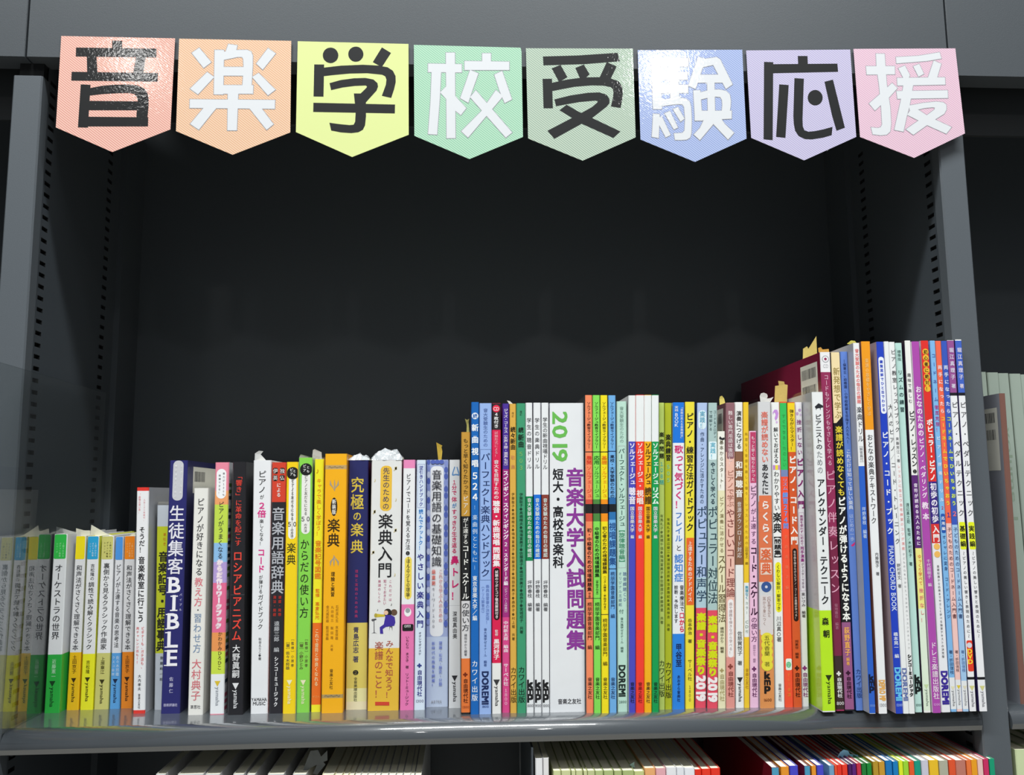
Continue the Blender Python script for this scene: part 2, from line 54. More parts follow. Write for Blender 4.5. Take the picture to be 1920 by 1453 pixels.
('thick blue polka-dot book with white title panel and pale blue paper band in clear cover',47.1,208.7,[-66.6055,0.0005,-47.7935,0.002],148,'a9b6df','5060a8',0,1,'dots',[(0.0,57.7,'ccd9f0')],[('rr',0.18,0.78,58.0,203.1,'f2f3f6')],[('音楽用語の基礎知識','33333a',116.4,200.4,9.0,0.47,0.01,'v'),('これから学ぶ人のための','d08a8a',69.7,114.7,3.4,0.66,0,'v'),('最重要','e06a5a',100.4,114.7,3.6,0.34,0.02,'v'),('キーワード１００','8a8a90',64.5,99.9,2.9,0.34,0,'v'),('理論・形式・歴史・分類','6878c8',17.0,54.3,2.9,0.66,0,'v'),('新時代の教養を網羅！','6878c8',16.1,54.3,2.9,0.34,0,'v'),('ARTES','9a9aa0',4.4,4.4,2.9,0.48,0,'h')],[('5668b8',[[0.175,206.9],[0.165,205.5],[0.137,204.5],[0.098,204.1],[0.059,204.5],[0.03,205.5],[0.019,206.9],[0.03,208.3],[0.058,209.3],[0.097,209.7],[0.136,209.3],[0.165,208.3]]),('8c9ad4',[[0.978,205.4],[0.967,204.0],[0.935,203.0],[0.891,202.6],[0.847,203.0],[0.814,204.0],[0.802,205.4],[0.814,206.8],[0.846,207.8],[0.89,208.2],[0.934,207.8],[0.966,206.8]]),('8c9ad4',[[0.175,201.3],[0.165,199.9],[0.137,198.9],[0.098,198.5],[0.059,198.9],[0.03,199.9],[0.019,201.3],[0.03,202.7],[0.058,203.7],[0.097,204.1],[0.136,203.7],[0.165,202.7]]),('5668b8',[[0.978,199.8],[0.967,198.4],[0.935,197.4],[0.891,197.0],[0.847,197.4],[0.815,198.4],[0.803,199.8],[0.814,201.2],[0.846,202.2],[0.89,202.6],[0.934,202.2],[0.966,201.2]]),('d0d8ee',[[0.175,195.7],[0.165,194.3],[0.137,193.3],[0.098,192.9],[0.059,193.3],[0.03,194.3],[0.019,195.7],[0.03,197.1],[0.058,198.1],[0.097,198.5],[0.136,198.1],[0.164,197.1]]),('5668b8',[[0.978,194.2],[0.967,192.8],[0.935,191.8],[0.891,191.4],[0.847,191.8],[0.815,192.8],[0.803,194.2],[0.814,195.6],[0.846,196.6],[0.89,197.0],[0.934,196.6],[0.966,195.6]]),('5668b8',[[0.175,190.1],[0.165,188.7],[0.137,187.7],[0.098,187.4],[0.059,187.7],[0.03,188.8],[0.019,190.2],[0.03,191.5],[0.058,192.6],[0.097,192.9],[0.136,192.6],[0.164,191.5]]),('8c9ad4',[[0.978,188.6],[0.967,187.2],[0.935,186.2],[0.891,185.9],[0.847,186.2],[0.815,187.3],[0.803,188.6],[0.814,190.0],[0.846,191.1],[0.89,191.4],[0.934,191.0],[0.966,190.0]]),('8c9ad4',[[0.175,184.6],[0.165,183.2],[0.137,182.2],[0.098,181.8],[0.059,182.2],[0.03,183.2],[0.019,184.6],[0.03,186.0],[0.058,187.0],[0.097,187.4],[0.136,187.0],[0.164,186.0]]),('5668b8',[[0.978,183.1],[0.967,181.7],[0.935,180.7],[0.891,180.3],[0.847,180.7],[0.815,181.7],[0.803,183.1],[0.814,184.5],[0.846,185.5],[0.89,185.9],[0.934,185.5],[0.966,184.5]]),('d0d8ee',[[0.175,179.0],[0.165,177.6],[0.137,176.6],[0.098,176.3],[0.059,176.7],[0.03,177.7],[0.019,179.1],[0.03,180.4],[0.058,181.5],[0.097,181.8],[0.136,181.4],[0.164,180.4]]),('5668b8',[[0.978,177.5],[0.967,176.1],[0.935,175.1],[0.891,174.8],[0.847,175.1],[0.815,176.2],[0.803,177.5],[0.814,178.9],[0.846,179.9],[0.89,180.3],[0.934,179.9],[0.966,178.9]]),('5668b8',[[0.175,173.5],[0.165,172.1],[0.136,171.1],[0.098,170.7],[0.059,171.1],[0.03,172.1],[0.019,173.5],[0.03,174.9],[0.058,175.9],[0.097,176.3],[0.135,175.9],[0.164,174.9]]),('8c9ad4',[[0.978,172.0],[0.967,170.6],[0.935,169.6],[0.891,169.2],[0.847,169.6],[0.815,170.6],[0.803,172.0],[0.815,173.4],[0.847,174.4],[0.89,174.8],[0.934,174.4],[0.966,173.4]]),('8c9ad4',[[0.175,168.0],[0.165,166.6],[0.136,165.6],[0.098,165.2],[0.059,165.6],[0.03,166.6],[0.019,168.0],[0.03,169.4],[0.058,170.4],[0.096,170.7],[0.135,170.4],[0.164,169.3]]),('5668b8',[[0.978,166.4],[0.967,165.1],[0.935,164.1],[0.891,163.7],[0.847,164.1],[0.815,165.1],[0.803,166.5],[0.815,167.8],[0.847,168.9],[0.89,169.2],[0.934,168.8],[0.966,167.8]]),('d0d8ee',[[0.175,162.5],[0.165,161.1],[0.136,160.1],[0.098,159.7],[0.059,160.1],[0.03,161.1],[0.019,162.5],[0.029,163.9],[0.058,164.9],[0.096,165.2],[0.135,164.8],[0.164,163.8]]),('5668b8',[[0.978,160.9],[0.967,159.5],[0.935,158.5],[0.891,158.2],[0.847,158.6],[0.815,159.6],[0.803,161.0],[0.815,162.3],[0.847,163.3],[0.89,163.7],[0.934,163.3],[0.966,162.3]]),('5668b8',[[0.175,156.9],[0.164,155.6],[0.136,154.6],[0.098,154.2],[0.059,154.6],[0.03,155.6],[0.019,157.0],[0.029,158.3],[0.058,159.4],[0.096,159.7],[0.135,159.3],[0.164,158.3]]),('8c9ad4',[[0.978,155.4],[0.967,154.0],[0.935,153.0],[0.891,152.7],[0.847,153.1],[0.815,154.1],[0.803,155.4],[0.815,156.8],[0.847,157.8],[0.89,158.2],[0.934,157.8],[0.966,156.8]]),('8c9ad4',[[0.174,151.4],[0.164,150.1],[0.136,149.1],[0.097,148.7],[0.059,149.1],[0.03,150.1],[0.019,151.5],[0.029,152.9],[0.058,153.9],[0.096,154.2],[0.135,153.8],[0.164,152.8]]),('5668b8',[[0.978,149.9],[0.967,148.5],[0.935,147.5],[0.891,147.2],[0.847,147.6],[0.815,148.6],[0.803,149.9],[0.815,151.3],[0.847,152.3],[0.89,152.7],[0.934,152.3],[0.966,151.3]]),('d0d8ee',[[0.174,146.0],[0.164,144.6],[0.136,143.6],[0.097,143.2],[0.059,143.6],[0.03,144.6],[0.019,146.0],[0.029,147.4],[0.058,148.4],[0.096,148.7],[0.135,148.3],[0.164,147.3]]),('5668b8',[[0.978,144.4],[0.967,143.1],[0.935,142.1],[0.891,141.7],[0.848,142.1],[0.815,143.1],[0.804,144.5],[0.815,145.8],[0.847,146.8],[0.891,147.2],[0.934,146.8],[0.966,145.8]]),('5668b8',[[0.174,140.5],[0.164,139.1],[0.136,138.1],[0.097,137.8],[0.059,138.1],[0.03,139.2],[0.019,140.5],[0.029,141.9],[0.058,142.9],[0.096,143.2],[0.135,142.9],[0.164,141.9]]),('8c9ad4',[[0.978,138.9],[0.967,137.6],[0.935,136.6],[0.891,136.2],[0.848,136.6],[0.816,137.6],[0.804,139.0],[0.815,140.3],[0.847,141.3],[0.891,141.7],[0.934,141.3],[0.966,140.3]]),('8c9ad4',[[0.174,135.0],[0.164,133.7],[0.136,132.7],[0.097,132.3],[0.059,132.7],[0.03,133.7],[0.019,135.1],[0.029,136.4],[0.058,137.4],[0.096,137.8],[0.135,137.4],[0.164,136.4]]),('5668b8',[[0.978,133.5],[0.967,132.1],[0.935,131.1],[0.891,130.8],[0.848,131.1],[0.816,132.1],[0.804,133.5],[0.815,134.9],[0.847,135.9],[0.891,136.2],[0.934,135.8],[0.966,134.8]]),('d0d8ee',[[0.174,129.6],[0.164,128.2],[0.136,127.2],[0.097,126.9],[0.059,127.2],[0.03,128.2],[0.019,129.6],[0.029,131.0],[0.058,132.0],[0.096,132.3],[0.135,131.9],[0.163,130.9]]),('5668b8',[[0.978,128.0],[0.967,126.7],[0.935,125.7],[0.891,125.3],[0.848,125.7],[0.816,126.7],[0.804,128.1],[0.815,129.4],[0.847,130.4],[0.891,130.8],[0.934,130.4],[0.966,129.4]]),('5668b8',[[0.174,124.1],[0.164,122.8],[0.136,121.8],[0.097,121.4],[0.058,121.8],[0.03,122.8],[0.019,124.2],[0.029,125.5],[0.057,126.5],[0.096,126.9],[0.135,126.5],[0.163,125.5]]),('8c9ad4',[[0.978,122.6],[0.967,121.2],[0.935,120.2],[0.892,119.9],[0.848,120.2],[0.816,121.2],[0.804,122.6],[0.815,124.0],[0.847,125.0],[0.891,125.3],[0.934,124.9],[0.966,123.9]]),('8c9ad4',[[0.174,118.7],[0.164,117.3],[0.136,116.3],[0.097,116.0],[0.058,116.4],[0.03,117.4],[0.019,118.7],[0.029,120.1],[0.057,121.1],[0.096,121.4],[0.135,121.1],[0.163,120.0]]),('5668b8',[[0.978,117.1],[0.967,115.8],[0.935,114.8],[0.892,114.4],[0.848,114.8],[0.816,115.8],[0.804,117.2],[0.816,118.5],[0.847,119.5],[0.891,119.9],[0.934,119.5],[0.967,118.5]]),('d0d8ee',[[0.174,113.3],[0.164,111.9],[0.136,110.9],[0.097,110.6],[0.058,110.9],[0.03,111.9],[0.019,113.3],[0.029,114.7],[0.057,115.6],[0.096,116.0],[0.135,115.6],[0.163,114.6]]),('5668b8',[[0.978,111.7],[0.967,110.3],[0.935,109.4],[0.892,109.0],[0.848,109.4],[0.816,110.4],[0.804,111.7],[0.816,113.1],[0.847,114.1],[0.891,114.4],[0.934,114.1],[0.967,113.1]]),('5668b8',[[0.174,107.8],[0.164,106.5],[0.136,105.5],[0.097,105.2],[0.058,105.5],[0.03,106.5],[0.019,107.9],[0.029,109.2],[0.057,110.2],[0.096,110.6],[0.135,110.2],[0.163,109.2]]),('8c9ad4',[[0.978,106.3],[0.967,104.9],[0.935,103.9],[0.892,103.6],[0.848,104.0],[0.816,105.0],[0.804,106.3],[0.816,107.7],[0.847,108.7],[0.891,109.0],[0.935,108.6],[0.967,107.6]]),('8c9ad4',[[0.174,102.4],[0.164,101.1],[0.136,100.1],[0.097,99.8],[0.058,100.1],[0.03,101.1],[0.019,102.5],[0.029,103.8],[0.057,104.8],[0.096,105.2],[0.135,104.8],[0.163,103.8]]),('5668b8',[[0.978,100.9],[0.967,99.5],[0.935,98.5],[0.892,98.2],[0.848,98.6],[0.816,99.6],[0.804,100.9],[0.816,102.3],[0.847,103.2],[0.891,103.6],[0.935,103.2],[0.967,102.2]]),('d0d8ee',[[0.174,97.1],[0.164,95.7],[0.135,94.7],[0.097,94.4],[0.058,94.8],[0.03,95.7],[0.019,97.1],[0.029,98.4],[0.057,99.4],[0.096,99.8],[0.135,99.4],[0.163,98.4]]),('5668b8',[[0.978,95.5],[0.967,94.1],[0.935,93.1],[0.892,92.8],[0.848,93.2],[0.816,94.2],[0.804,95.5],[0.816,96.9],[0.848,97.8],[0.891,98.2],[0.935,97.8],[0.967,96.8]]),('5668b8',[[0.174,91.7],[0.163,90.3],[0.135,89.3],[0.097,89.0],[0.058,89.4],[0.03,90.4],[0.019,91.7],[0.029,93.1],[0.057,94.0],[0.096,94.4],[0.134,94.0],[0.163,93.0]]),('8c9ad4',[[0.978,90.1],[0.967,88.7],[0.935,87.8],[0.892,87.4],[0.848,87.8],[0.816,88.8],[0.805,90.1],[0.816,91.5],[0.848,92.5],[0.891,92.8],[0.935,92.4],[0.967,91.4]]),('8c9ad4',[[0.173,86.3],[0.163,85.0],[0.135,84.0],[0.097,83.6],[0.058,84.0],[0.03,85.0],[0.019,86.3],[0.029,87.7],[0.057,88.7],[0.096,89.0],[0.134,88.6],[0.163,87.6]]),('5668b8',[[0.978,84.7],[0.967,83.4],[0.935,82.4],[0.892,82.0],[0.848,82.4],[0.816,83.4],[0.805,84.8],[0.816,86.1],[0.848,87.1],[0.891,87.4],[0.935,87.0],[0.967,86.1]]),('d0d8ee',[[0.173,80.9],[0.163,79.6],[0.135,78.6],[0.097,78.3],[0.058,78.6],[0.03,79.6],[0.019,81.0],[0.029,82.3],[0.057,83.3],[0.096,83.6],[0.134,83.3],[0.163,82.3]]),('5668b8',[[0.978,79.3],[0.967,78.0],[0.935,77.0],[0.892,76.7],[0.848,77.1],[0.817,78.0],[0.805,79.4],[0.816,80.7],[0.848,81.7],[0.891,82.0],[0.935,81.7],[0.967,80.7]]),('5668b8',[[0.173,75.6],[0.163,74.2],[0.135,73.3],[0.097,72.9],[0.058,73.3],[0.03,74.3],[0.019,75.6],[0.029,77.0],[0.057,77.9],[0.096,78.3],[0.134,77.9],[0.163,76.9]]),('8c9ad4',[[0.978,74.0],[0.967,72.6],[0.935,71.7],[0.892,71.3],[0.849,71.7],[0.817,72.7],[0.805,74.0],[0.816,75.4],[0.848,76.3],[0.891,76.7],[0.935,76.3],[0.967,75.3]]),('8c9ad4',[[0.173,70.2],[0.163,68.9],[0.135,67.9],[0.097,67.6],[0.058,68.0],[0.03,68.9],[0.019,70.3],[0.029,71.6],[0.057,72.6],[0.096,72.9],[0.134,72.6],[0.163,71.6]]),('5668b8',[[0.978,68.6],[0.967,67.3],[0.935,66.3],[0.892,66.0],[0.849,66.4],[0.817,67.3],[0.805,68.7],[0.816,70.0],[0.848,71.0],[0.891,71.3],[0.935,71.0],[0.967,70.0]]),('5668b8',[[0.405,206.8],[0.39,205.9],[0.35,205.2],[0.296,205.0],[0.241,205.2],[0.2,205.9],[0.186,206.9],[0.2,207.8],[0.24,208.5],[0.295,208.7],[0.35,208.5],[0.39,207.8]]),('5668b8',[[0.6,206.8],[0.585,205.9],[0.545,205.2],[0.491,205.0],[0.436,205.2],[0.395,205.9],[0.38,206.8],[0.395,207.8],[0.435,208.5],[0.49,208.7],[0.545,208.4],[0.585,207.8]]),('5668b8',[[0.795,206.8],[0.781,205.9],[0.74,205.2],[0.686,204.9],[0.631,205.2],[0.59,205.9],[0.576,206.8],[0.59,207.7],[0.63,208.4],[0.685,208.7],[0.74,208.4],[0.78,207.7]])]),
('white slim paperback with magenta lettering and small blue nose drawing',41.8,208.4,[-46.9881,0.0028,-36.6874,-0.0028],148,'eceef1','dcdee2',0,0,'nose',[(84.0,84.4,'cdd0d4')],[],[('１分で','dc3a72',177.6,191.2,4.3,0.45,0.03,'v'),('体','dc3a72',171.2,177.1,4.7,0.45,0.03,'v'),('が','3a8ad0',166.5,170.9,3.9,0.45,0.03,'v'),('すっきり生き返る','dc3a72',127.9,165.9,4.5,0.45,0.03,'v'),('鼻トレ！','e02a78',87.3,127.4,7.5,0.5,0.04,'v'),('深堀真由美','3a3a40',56.6,79.6,3.9,0.5,0,'v'),('▼','333338',22.0,26.5,5.0,0.48,0,'t'),('yamaha','333338',4.9,21.3,3.6,0.48,0,'r')],[('6a9ad0',[[0.462,202.6],[0.268,197.3],[0.22,195.1],[0.336,194.4],[0.607,195.0],[0.897,194.4],[0.975,195.5],[0.899,198.1],[0.754,202.2],[0.657,202.2],[0.782,197.7],[0.859,195.9],[0.607,196.2],[0.365,195.7],[0.374,197.1],[0.549,202.0]])]),
('slim book with gold top third,black middle and orange foot,shorter than the blue neighbour',19.9,231.0,[-36.4764,0.0019,-29.256,0.0024],170,'1e1e20','6a5030',0,0,'',[(160.1,230.9,'c9963a'),(44.3,90.6,'d8d6d8'),(1.5,44.3,'ea7a38')],[],[('もっと早く知りたかった','3a2a14',178.1,225.7,4.4,0.5,0,'v'),('ピアノ','f2f0ea',160.5,177.7,4.4,0.5,0.01,'v'),('が上達する','f2f0ea',136.7,159.1,4.4,0.5,0,'v'),('コード・スケール','f2f0ea',91.6,136.3,5.9,0.5,0.03,'v'),('の使い方','3a3a40',66.0,89.7,6.5,0.5,0,'v'),('横岡ゆかり編著','66666c',46.2,64.1,2.4,0.5,0,'v'),('✤','7a2a10',29.4,34.0,4.8,0.5,0.02,'v'),('自由現代社','5a2410',8.9,28.4,4.0,0.5,0.03,'v'),('1300','a8502a',5.8,5.8,2.4,0.5,0,'h')],[]),
('strong blue tall book with bold white lettering and number 524',19.2,256.5,[-28.8269,0.0053,-22.127,0.0041],182,'1268bc','0e2f6e',0,0,'',[],[('ci',0.5,244.6,2.8,2.8,'f4f6f8')],[('続','1268bc',242.4,246.8,4.0,0.5,0.03,'v'),('新曲視唱','f2f5f8',199.3,239.6,6.1,0.5,0.05,'v'),('５２４','f2f5f8',171.7,198.3,6.9,0.5,0.05,'v'),('―','9fc4e6',163.9,170.8,3.2,0.5,0,'v'),('楽曲例とともに','cfe2f4',121.2,162.0,4.4,0.5,0.01,'v'),('―','9fc4e6',114.5,120.8,3.2,0.5,0,'v'),('東京音楽大学／編','e6eef6',74.4,111.2,4.0,0.5,0.03,'v'),('カワイ出版','f2f5f8',9.9,43.4,5.3,0.5,0.01,'v')],[]),
('light periwinkle blue tall book with long brush-lettered boxed title and rounded black logo',19.1,255.5,[-21.7368,0.005,-12.0231,0.007],182,'9cb9ee','2a4a90',0,0,'',[],[('fr',0.05,0.97,107.3,216.1,'30508c')],[('音大受験生のための','5a74b0',218.1,251.2,4.0,0.5,0,'v'),('パーフェクト楽典ハンドブック','1e3468',109.6,213.5,8.1,0.5,0,'v'),('楽典自習書の決定版！','6a86c8',71.5,103.8,3.0,0.68,0,'v'),('〈ドリル解答付〉','6a86c8',79.1,103.8,2.8,0.3,0,'v'),('音大進学ゼミナール\u3000編著','3a5694',37.6,68.6,2.6,0.5,0,'v'),('DOREMI','1c2c5c',7.5,34.2,5.3,0.5,0.06,'r'),('1800','3a5694',6.0,6.0,2.4,0.5,0,'h')],[]),
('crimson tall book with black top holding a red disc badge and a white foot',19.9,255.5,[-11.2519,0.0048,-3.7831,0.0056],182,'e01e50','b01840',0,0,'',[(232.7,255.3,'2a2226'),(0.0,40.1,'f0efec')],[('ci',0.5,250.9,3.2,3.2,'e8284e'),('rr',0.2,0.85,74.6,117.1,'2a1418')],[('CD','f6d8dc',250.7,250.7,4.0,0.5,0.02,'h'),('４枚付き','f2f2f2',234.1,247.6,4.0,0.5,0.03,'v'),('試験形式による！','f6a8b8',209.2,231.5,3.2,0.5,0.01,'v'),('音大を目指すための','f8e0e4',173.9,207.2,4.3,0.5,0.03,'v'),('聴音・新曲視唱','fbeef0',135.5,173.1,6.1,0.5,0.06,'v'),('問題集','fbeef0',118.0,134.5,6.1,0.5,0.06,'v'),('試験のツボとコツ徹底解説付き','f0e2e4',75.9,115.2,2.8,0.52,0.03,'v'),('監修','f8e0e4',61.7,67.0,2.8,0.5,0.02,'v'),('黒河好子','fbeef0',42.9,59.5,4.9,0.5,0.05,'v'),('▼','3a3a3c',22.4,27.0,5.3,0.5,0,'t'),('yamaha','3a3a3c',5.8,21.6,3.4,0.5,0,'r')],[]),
('purple and magenta slim tall book with white outlined lettering',22.6,255.5,[-3.1321,0.0096,3.541,0.0058],182,'a52e82','4a2a78',0,0,'',[(199.2,255.5,'4a2f9a'),(0.0,76.4,'dc4a8e')],[],[('ジャズ・コーラス（女声３部・混声も可）','e8e0f4',200.8,251.1,3.7,0.5,0.03,'v'),('スインギン・スウィンギング','f4e8f2',140.1,198.2,4.7,0.5,0.05,'v'),('２','f4e8f2',134.2,138.5,4.1,0.5,0.04,'v'),('・スタンダード編','f4e8f2',102.3,133.2,3.7,0.5,0.05,'v'),('（ピアノ・ベース伴奏付）','f0d8ea',79.2,101.7,2.6,0.5,0.02,'v'),('中村新太郎\u3000編曲','fbe6f0',47.9,73.5,4.1,0.5,0.03,'v'),('サーベル社','fbe6f0',21.2,39.4,4.1,0.5,0.03,'v'),('１８００','f6cfe0',5.7,19.3,3.5,0.5,0.01,'v')],[]),
('mustard gold slim tall book with tiny author names down the spine',20.3,255.1,[3.7642,0.0062,9.0204,0.0068],182,'e2b04c','b8862e',0,0,'',[],[],[('改訂','6a5420',243.2,248.2,2.0,0.5,0,'v'),('続々新曲','3a2c12',215.5,235.5,4.3,0.5,0.05,'v'),('歌集','d89a5a',197.1,213.1,3.6,0.5,0.02,'v'),('伊藤聡子●高橋精夫●鳴海富美子●佐藤遠子●嶋田奈美子●森恭子●村上瞳\u3000共著','5a4818',57.6,179.7,2.6,0.5,0.01,'v'),('カワイ出版','3c3014',8.0,36.9,4.9,0.5,0,'v')],[]),
('sea green tall book with tiny author names and faint yellow number 503',19.7,255.4,[9.3327,0.0072,16.649,0.0082],182,'3f9c72','2c7a56',0,0,'',[],[],[('改訂','1c3a2c',244.7,249.2,2.0,0.5,0,'v'),('続','12281c',230.0,235.0,4.5,0.5,0.05,'v'),('新曲','12281c',217.4,229.0,5.1,0.5,0.05,'v'),('５０３','8fc46a',197.5,215.0,4.5,0.5,0.01,'v'),('伊藤聡子●高橋精夫●鳴海富美子●佐藤遠子●嶋田奈美子●森恭子●宮城成子\u3000共著','123a28',63.3,179.3,3.0,0.5,0.01,'v'),('カワイ出版','102a1e',8.0,37.3,5.7,0.5,0,'v')],[]),
('first of three matching white drill books,with a green title band',20.1,255.9,[17.1169,0.0077,23.0411,0.0068],182,'eef0f2','4a4a72',0,0,'',[(122.5,176.2,'128a52')],[],[('学生の聴音ドリル','3a3a40',198.6,243.5,4.3,0.5,0.01,'v'),('音大受験のための毎日の確認','e6f2ec',125.4,174.9,3.7,0.5,0.02,'v'),('坪野春枝\u3000編著','4a4a50',81.2,106.7,3.9,0.5,0.01,'v'),('k','1e1e20',23.0,23.0,8.1,0.5,0.07,'h'),('m','1e1e20',18.0,18.0,8.5,0.5,0.07,'h'),('p','1e1e20',13.7,13.7,8.1,0.5,0.07,'h'),('1000','6a6a70',5.7,5.7,2.8,0.5,0,'h')],[]),
('second of three matching white drill books,with a bright blue title band',20.2,255.9,[23.6643,0.008,29.5077,0.0099],182,'eef0f2','4a4a72',0,0,'',[(123.9,177.6,'1672dc')],[],[('学生の楽典ドリル','3a3a40',198.6,243.5,4.3,0.5,0.01,'v'),('音大受験のための毎日の確認','e6f2ec',125.3,174.8,3.7,0.5,0.02,'v'),('坪野春枝\u3000編著','4a4a50',81.0,106.6,3.9,0.5,0.01,'v'),('k','1e1e20',22.8,22.8,8.1,0.5,0.07,'h'),('m','1e1e20',17.8,17.8,8.5,0.5,0.07,'h'),('p','1e1e20',13.5,13.5,8.1,0.5,0.07,'h'),('900','6a6a70',5.5,5.5,2.8,0.5,0,'h')],[]),
('third of three matching white drill books,with a brown-red title band',19.6,255.8,[29.9373,0.0106,35.9136,0.0111],182,'eef0f2','4a4a72',0,0,'',[(123.9,177.5,'8c3c30')],[],[('学生の新曲視唱ドリル','3a3a40',198.5,243.4,4.3,0.5,0.01,'v'),('音大受験のための毎日の確認','e6f2ec',125.3,174.7,3.7,0.5,0.02,'v'),('坪野春枝\u3000編著','4a4a50',81.0,106.5,3.9,0.5,0.01,'v'),('k','1e1e20',22.8,22.8,8.1,0.5,0.07,'h'),('m','1e1e20',17.8,17.8,8.5,0.5,0.07,'h'),('p','1e1e20',13.5,13.5,8.1,0.5,0.07,'h'),('1000','6a6a70',5.5,5.5,2.8,0.5,0,'h')],[]),
('very thick white exam book with 2019 in green and large purple characters',19.6,255.5,[36.4064,0.0131,65.6274,0.0139],182,'eceef1','e2dfe4',0,0,'',[],[],[('2019','6cbc56',204.4,248.6,12.6,0.3,0.03,'r'),('音楽大学入試問題集','8e3a9a',49.0,200.4,15.5,0.73,0.05,'v'),('短大・高校音楽科','1c1c22',115.9,199.8,9.4,0.24,0.04,'v'),('音楽之友社','3a3a40',8.4,8.4,4.1,0.55,0.02,'h')],[]),
('orange tall solfege book with black mid band',15.1,261.8,[65.8284,0.0158,71.6705,0.0165],182,'fc8e62','2b2b30',0,0,'',[(212.8,213.6,'1e1e1e'),(169.3,173.2,'d8543f'),(161.5,169.3,'1c1c1e'),(154.8,161.5,'d8543f'),(91.3,91.9,'1e1e1e')],[],[('ソルフェージュ教育ライブラリー','36120a',216.0,256.2,3.4,0.5,0,'v'),('展開','e84a30',202.5,210.0,4.9,0.5,0.04,'v'),('ソルフェージュ','e84a30',174.4,201.5,4.5,0.5,0.01,'v'),('初・中級者のための視唱課題集','36120a',97.2,149.4,4.0,0.5,0.03,'v'),('（手拍子・伴奏付き）','36120a',91.5,96.8,2.4,0.5,0.02,'v'),('桐朋学園音楽部門\u3000編','36120a',50.2,88.6,4.0,0.5,0.01,'v'),('音楽之友社','36120a',10.9,28.2,3.8,0.5,0.01,'v')],[]),
('bright green tall book with black mid band',14.5,261.7,[72.0224,0.0166,77.9095,0.0177],182,'88e45a','2b2b30',0,0,'',[(212.8,213.5,'1e1e1e'),(169.3,173.2,'4e8a40'),(161.4,169.3,'1c1c1e'),(154.8,161.4,'4e8a40'),(91.3,91.8,'1e1e1e')],[],[('ソルフェージュ教育ライブラリー','123a12',215.9,256.1,3.4,0.5,0,'v'),('応用','2a7a2a',202.4,210.0,4.9,0.5,0.04,'v'),('ソルフェージュ','2a7a2a',174.4,201.4,4.5,0.5,0.01,'v'),('中級者のための視唱課題集','123a12',108.7,150.3,4.0,0.5,0.03,'v'),('（手拍子付き）','123a12',93.4,107.7,2.4,0.5,0.02,'v'),('桐朋学園音楽部門\u3000編','123a12',50.1,88.6,4.0,0.5,0.01,'v'),('音楽之友社','123a12',10.9,28.2,3.8,0.5,0.01,'v')],[]),
('yellow tall book with black mid band',13.3,261.5,[78.1452,0.0181,84.0276,0.0185],182,'fbe61c','2b2b30',0,0,'',[(212.6,213.4,'1e1e1e'),(169.2,173.1,'fa9414'),(161.4,169.2,'1c1c1e'),(154.7,161.4,'fa9414'),(78.2,78.8,'1e1e1e')],[],[('ソルフェージュ教育ライブラリー','5a4a08',215.8,256.0,3.4,0.5,0,'v'),('基礎','f08a10',202.3,209.9,4.8,0.5,0.04,'v'),('ソルフェージュ','f08a10',174.3,201.3,4.4,0.5,0.01,'v'),('初心者のための視唱課題集','5a4a08',111.6,150.8,4.0,0.5,0.03,'v'),('（リズム練習・手拍子付き）','5a4a08',81.0,111.0,2.4,0.5,0.02,'v'),('桐朋学園音楽部門\u3000編','5a4a08',37.3,75.5,4.0,0.5,0.01,'v'),('音楽之友社','5a4a08',11.1,28.3,3.8,0.5,0.01,'v')],[]),
('medium blue tall book with black mid band and large dark blue characters',14.4,261.5,[84.661,0.0198,90.6469,0.0207],182,'72b2ea','2c4a80',0,0,'',[(213.1,213.9,'16305c'),(169.1,174.6,'2a6aa8'),(162.5,169.1,'14181e'),(156.0,162.5,'2a74b4'),(115.1,115.8,'12264a')],[],[('ソルフェージュ教育ライブラリー','1c3a6c',215.9,256.1,3.4,0.5,0,'v'),('高校・大学受験のための','14284c',174.2,210.7,4.0,0.5,0.02,'v'),('視唱課題集','1a4a8c',118.1,154.0,5.9,0.5,0.02,'v'),('桐朋学園音楽部門\u3000編','1c3a6c',75.1,113.3,3.8,0.5,0.01,'v'),('音楽之友社','1c3a6c',10.7,28.0,3.8,0.5,0,'v')],[]),
('pale mint tall book with boxed thin title and rounded black logo,lower than its neighbours',16.4,256.5,[91.7186,0.0209,100.2486,0.0223],182,'bfe2d2','2a3a34',0,0,'',[],[('fr',0.14,0.84,115.9,218.3,'a89aa8')],[('音大受験生のための','8aa89c',220.7,252.2,3.7,0.5,0,'v'),('パーフェクト・ソルフェージュ','3c5a54',150.0,216.3,5.5,0.48,0,'v'),('【旋律聴音編】','4a9a74',118.2,150.0,5.3,0.48,0.02,'v'),('聴音課題ＣＤ','6a80a8',88.0,113.0,3.3,0.74,0.01,'v'),('オリジナル五線紙','7a98a8',84.2,113.0,2.8,0.3,0,'v'),('付','5a7a70',78.5,82.3,4.1,0.4,0,'v'),('音大進学ゼミナール\u3000編著','4a6a60',47.2,75.6,2.6,0.45,0.01,'v'),('DOREMI','1c2a28',11.9,37.4,5.3,0.45,0.06,'r'),('2800','5a7a70',7.8,7.8,2.6,0.5,0,'h')],[]),
('violet tall book with a plain white top quarter',12.9,261.2,[100.5912,0.0248,106.0515,0.0274],182,'4c4cc0','d8dadc',0,0,'',[(221.7,261.2,'f0f3f3')],[],[('ソルフェージュ','eceaf8',184.7,220.9,5.1,0.5,0.05,'v'),('聴音','eceaf8',168.6,183.3,6.1,0.5,0.06,'v'),('国立音楽大学','e6e6ea',145.5,167.0,3.8,0.5,0.03,'v'),('編','e6e6ea',139.3,144.2,3.0,0.5,0.03,'v'),('音楽之友社','14141e',7.5,24.2,3.6,0.5,0.01,'v')],[]),
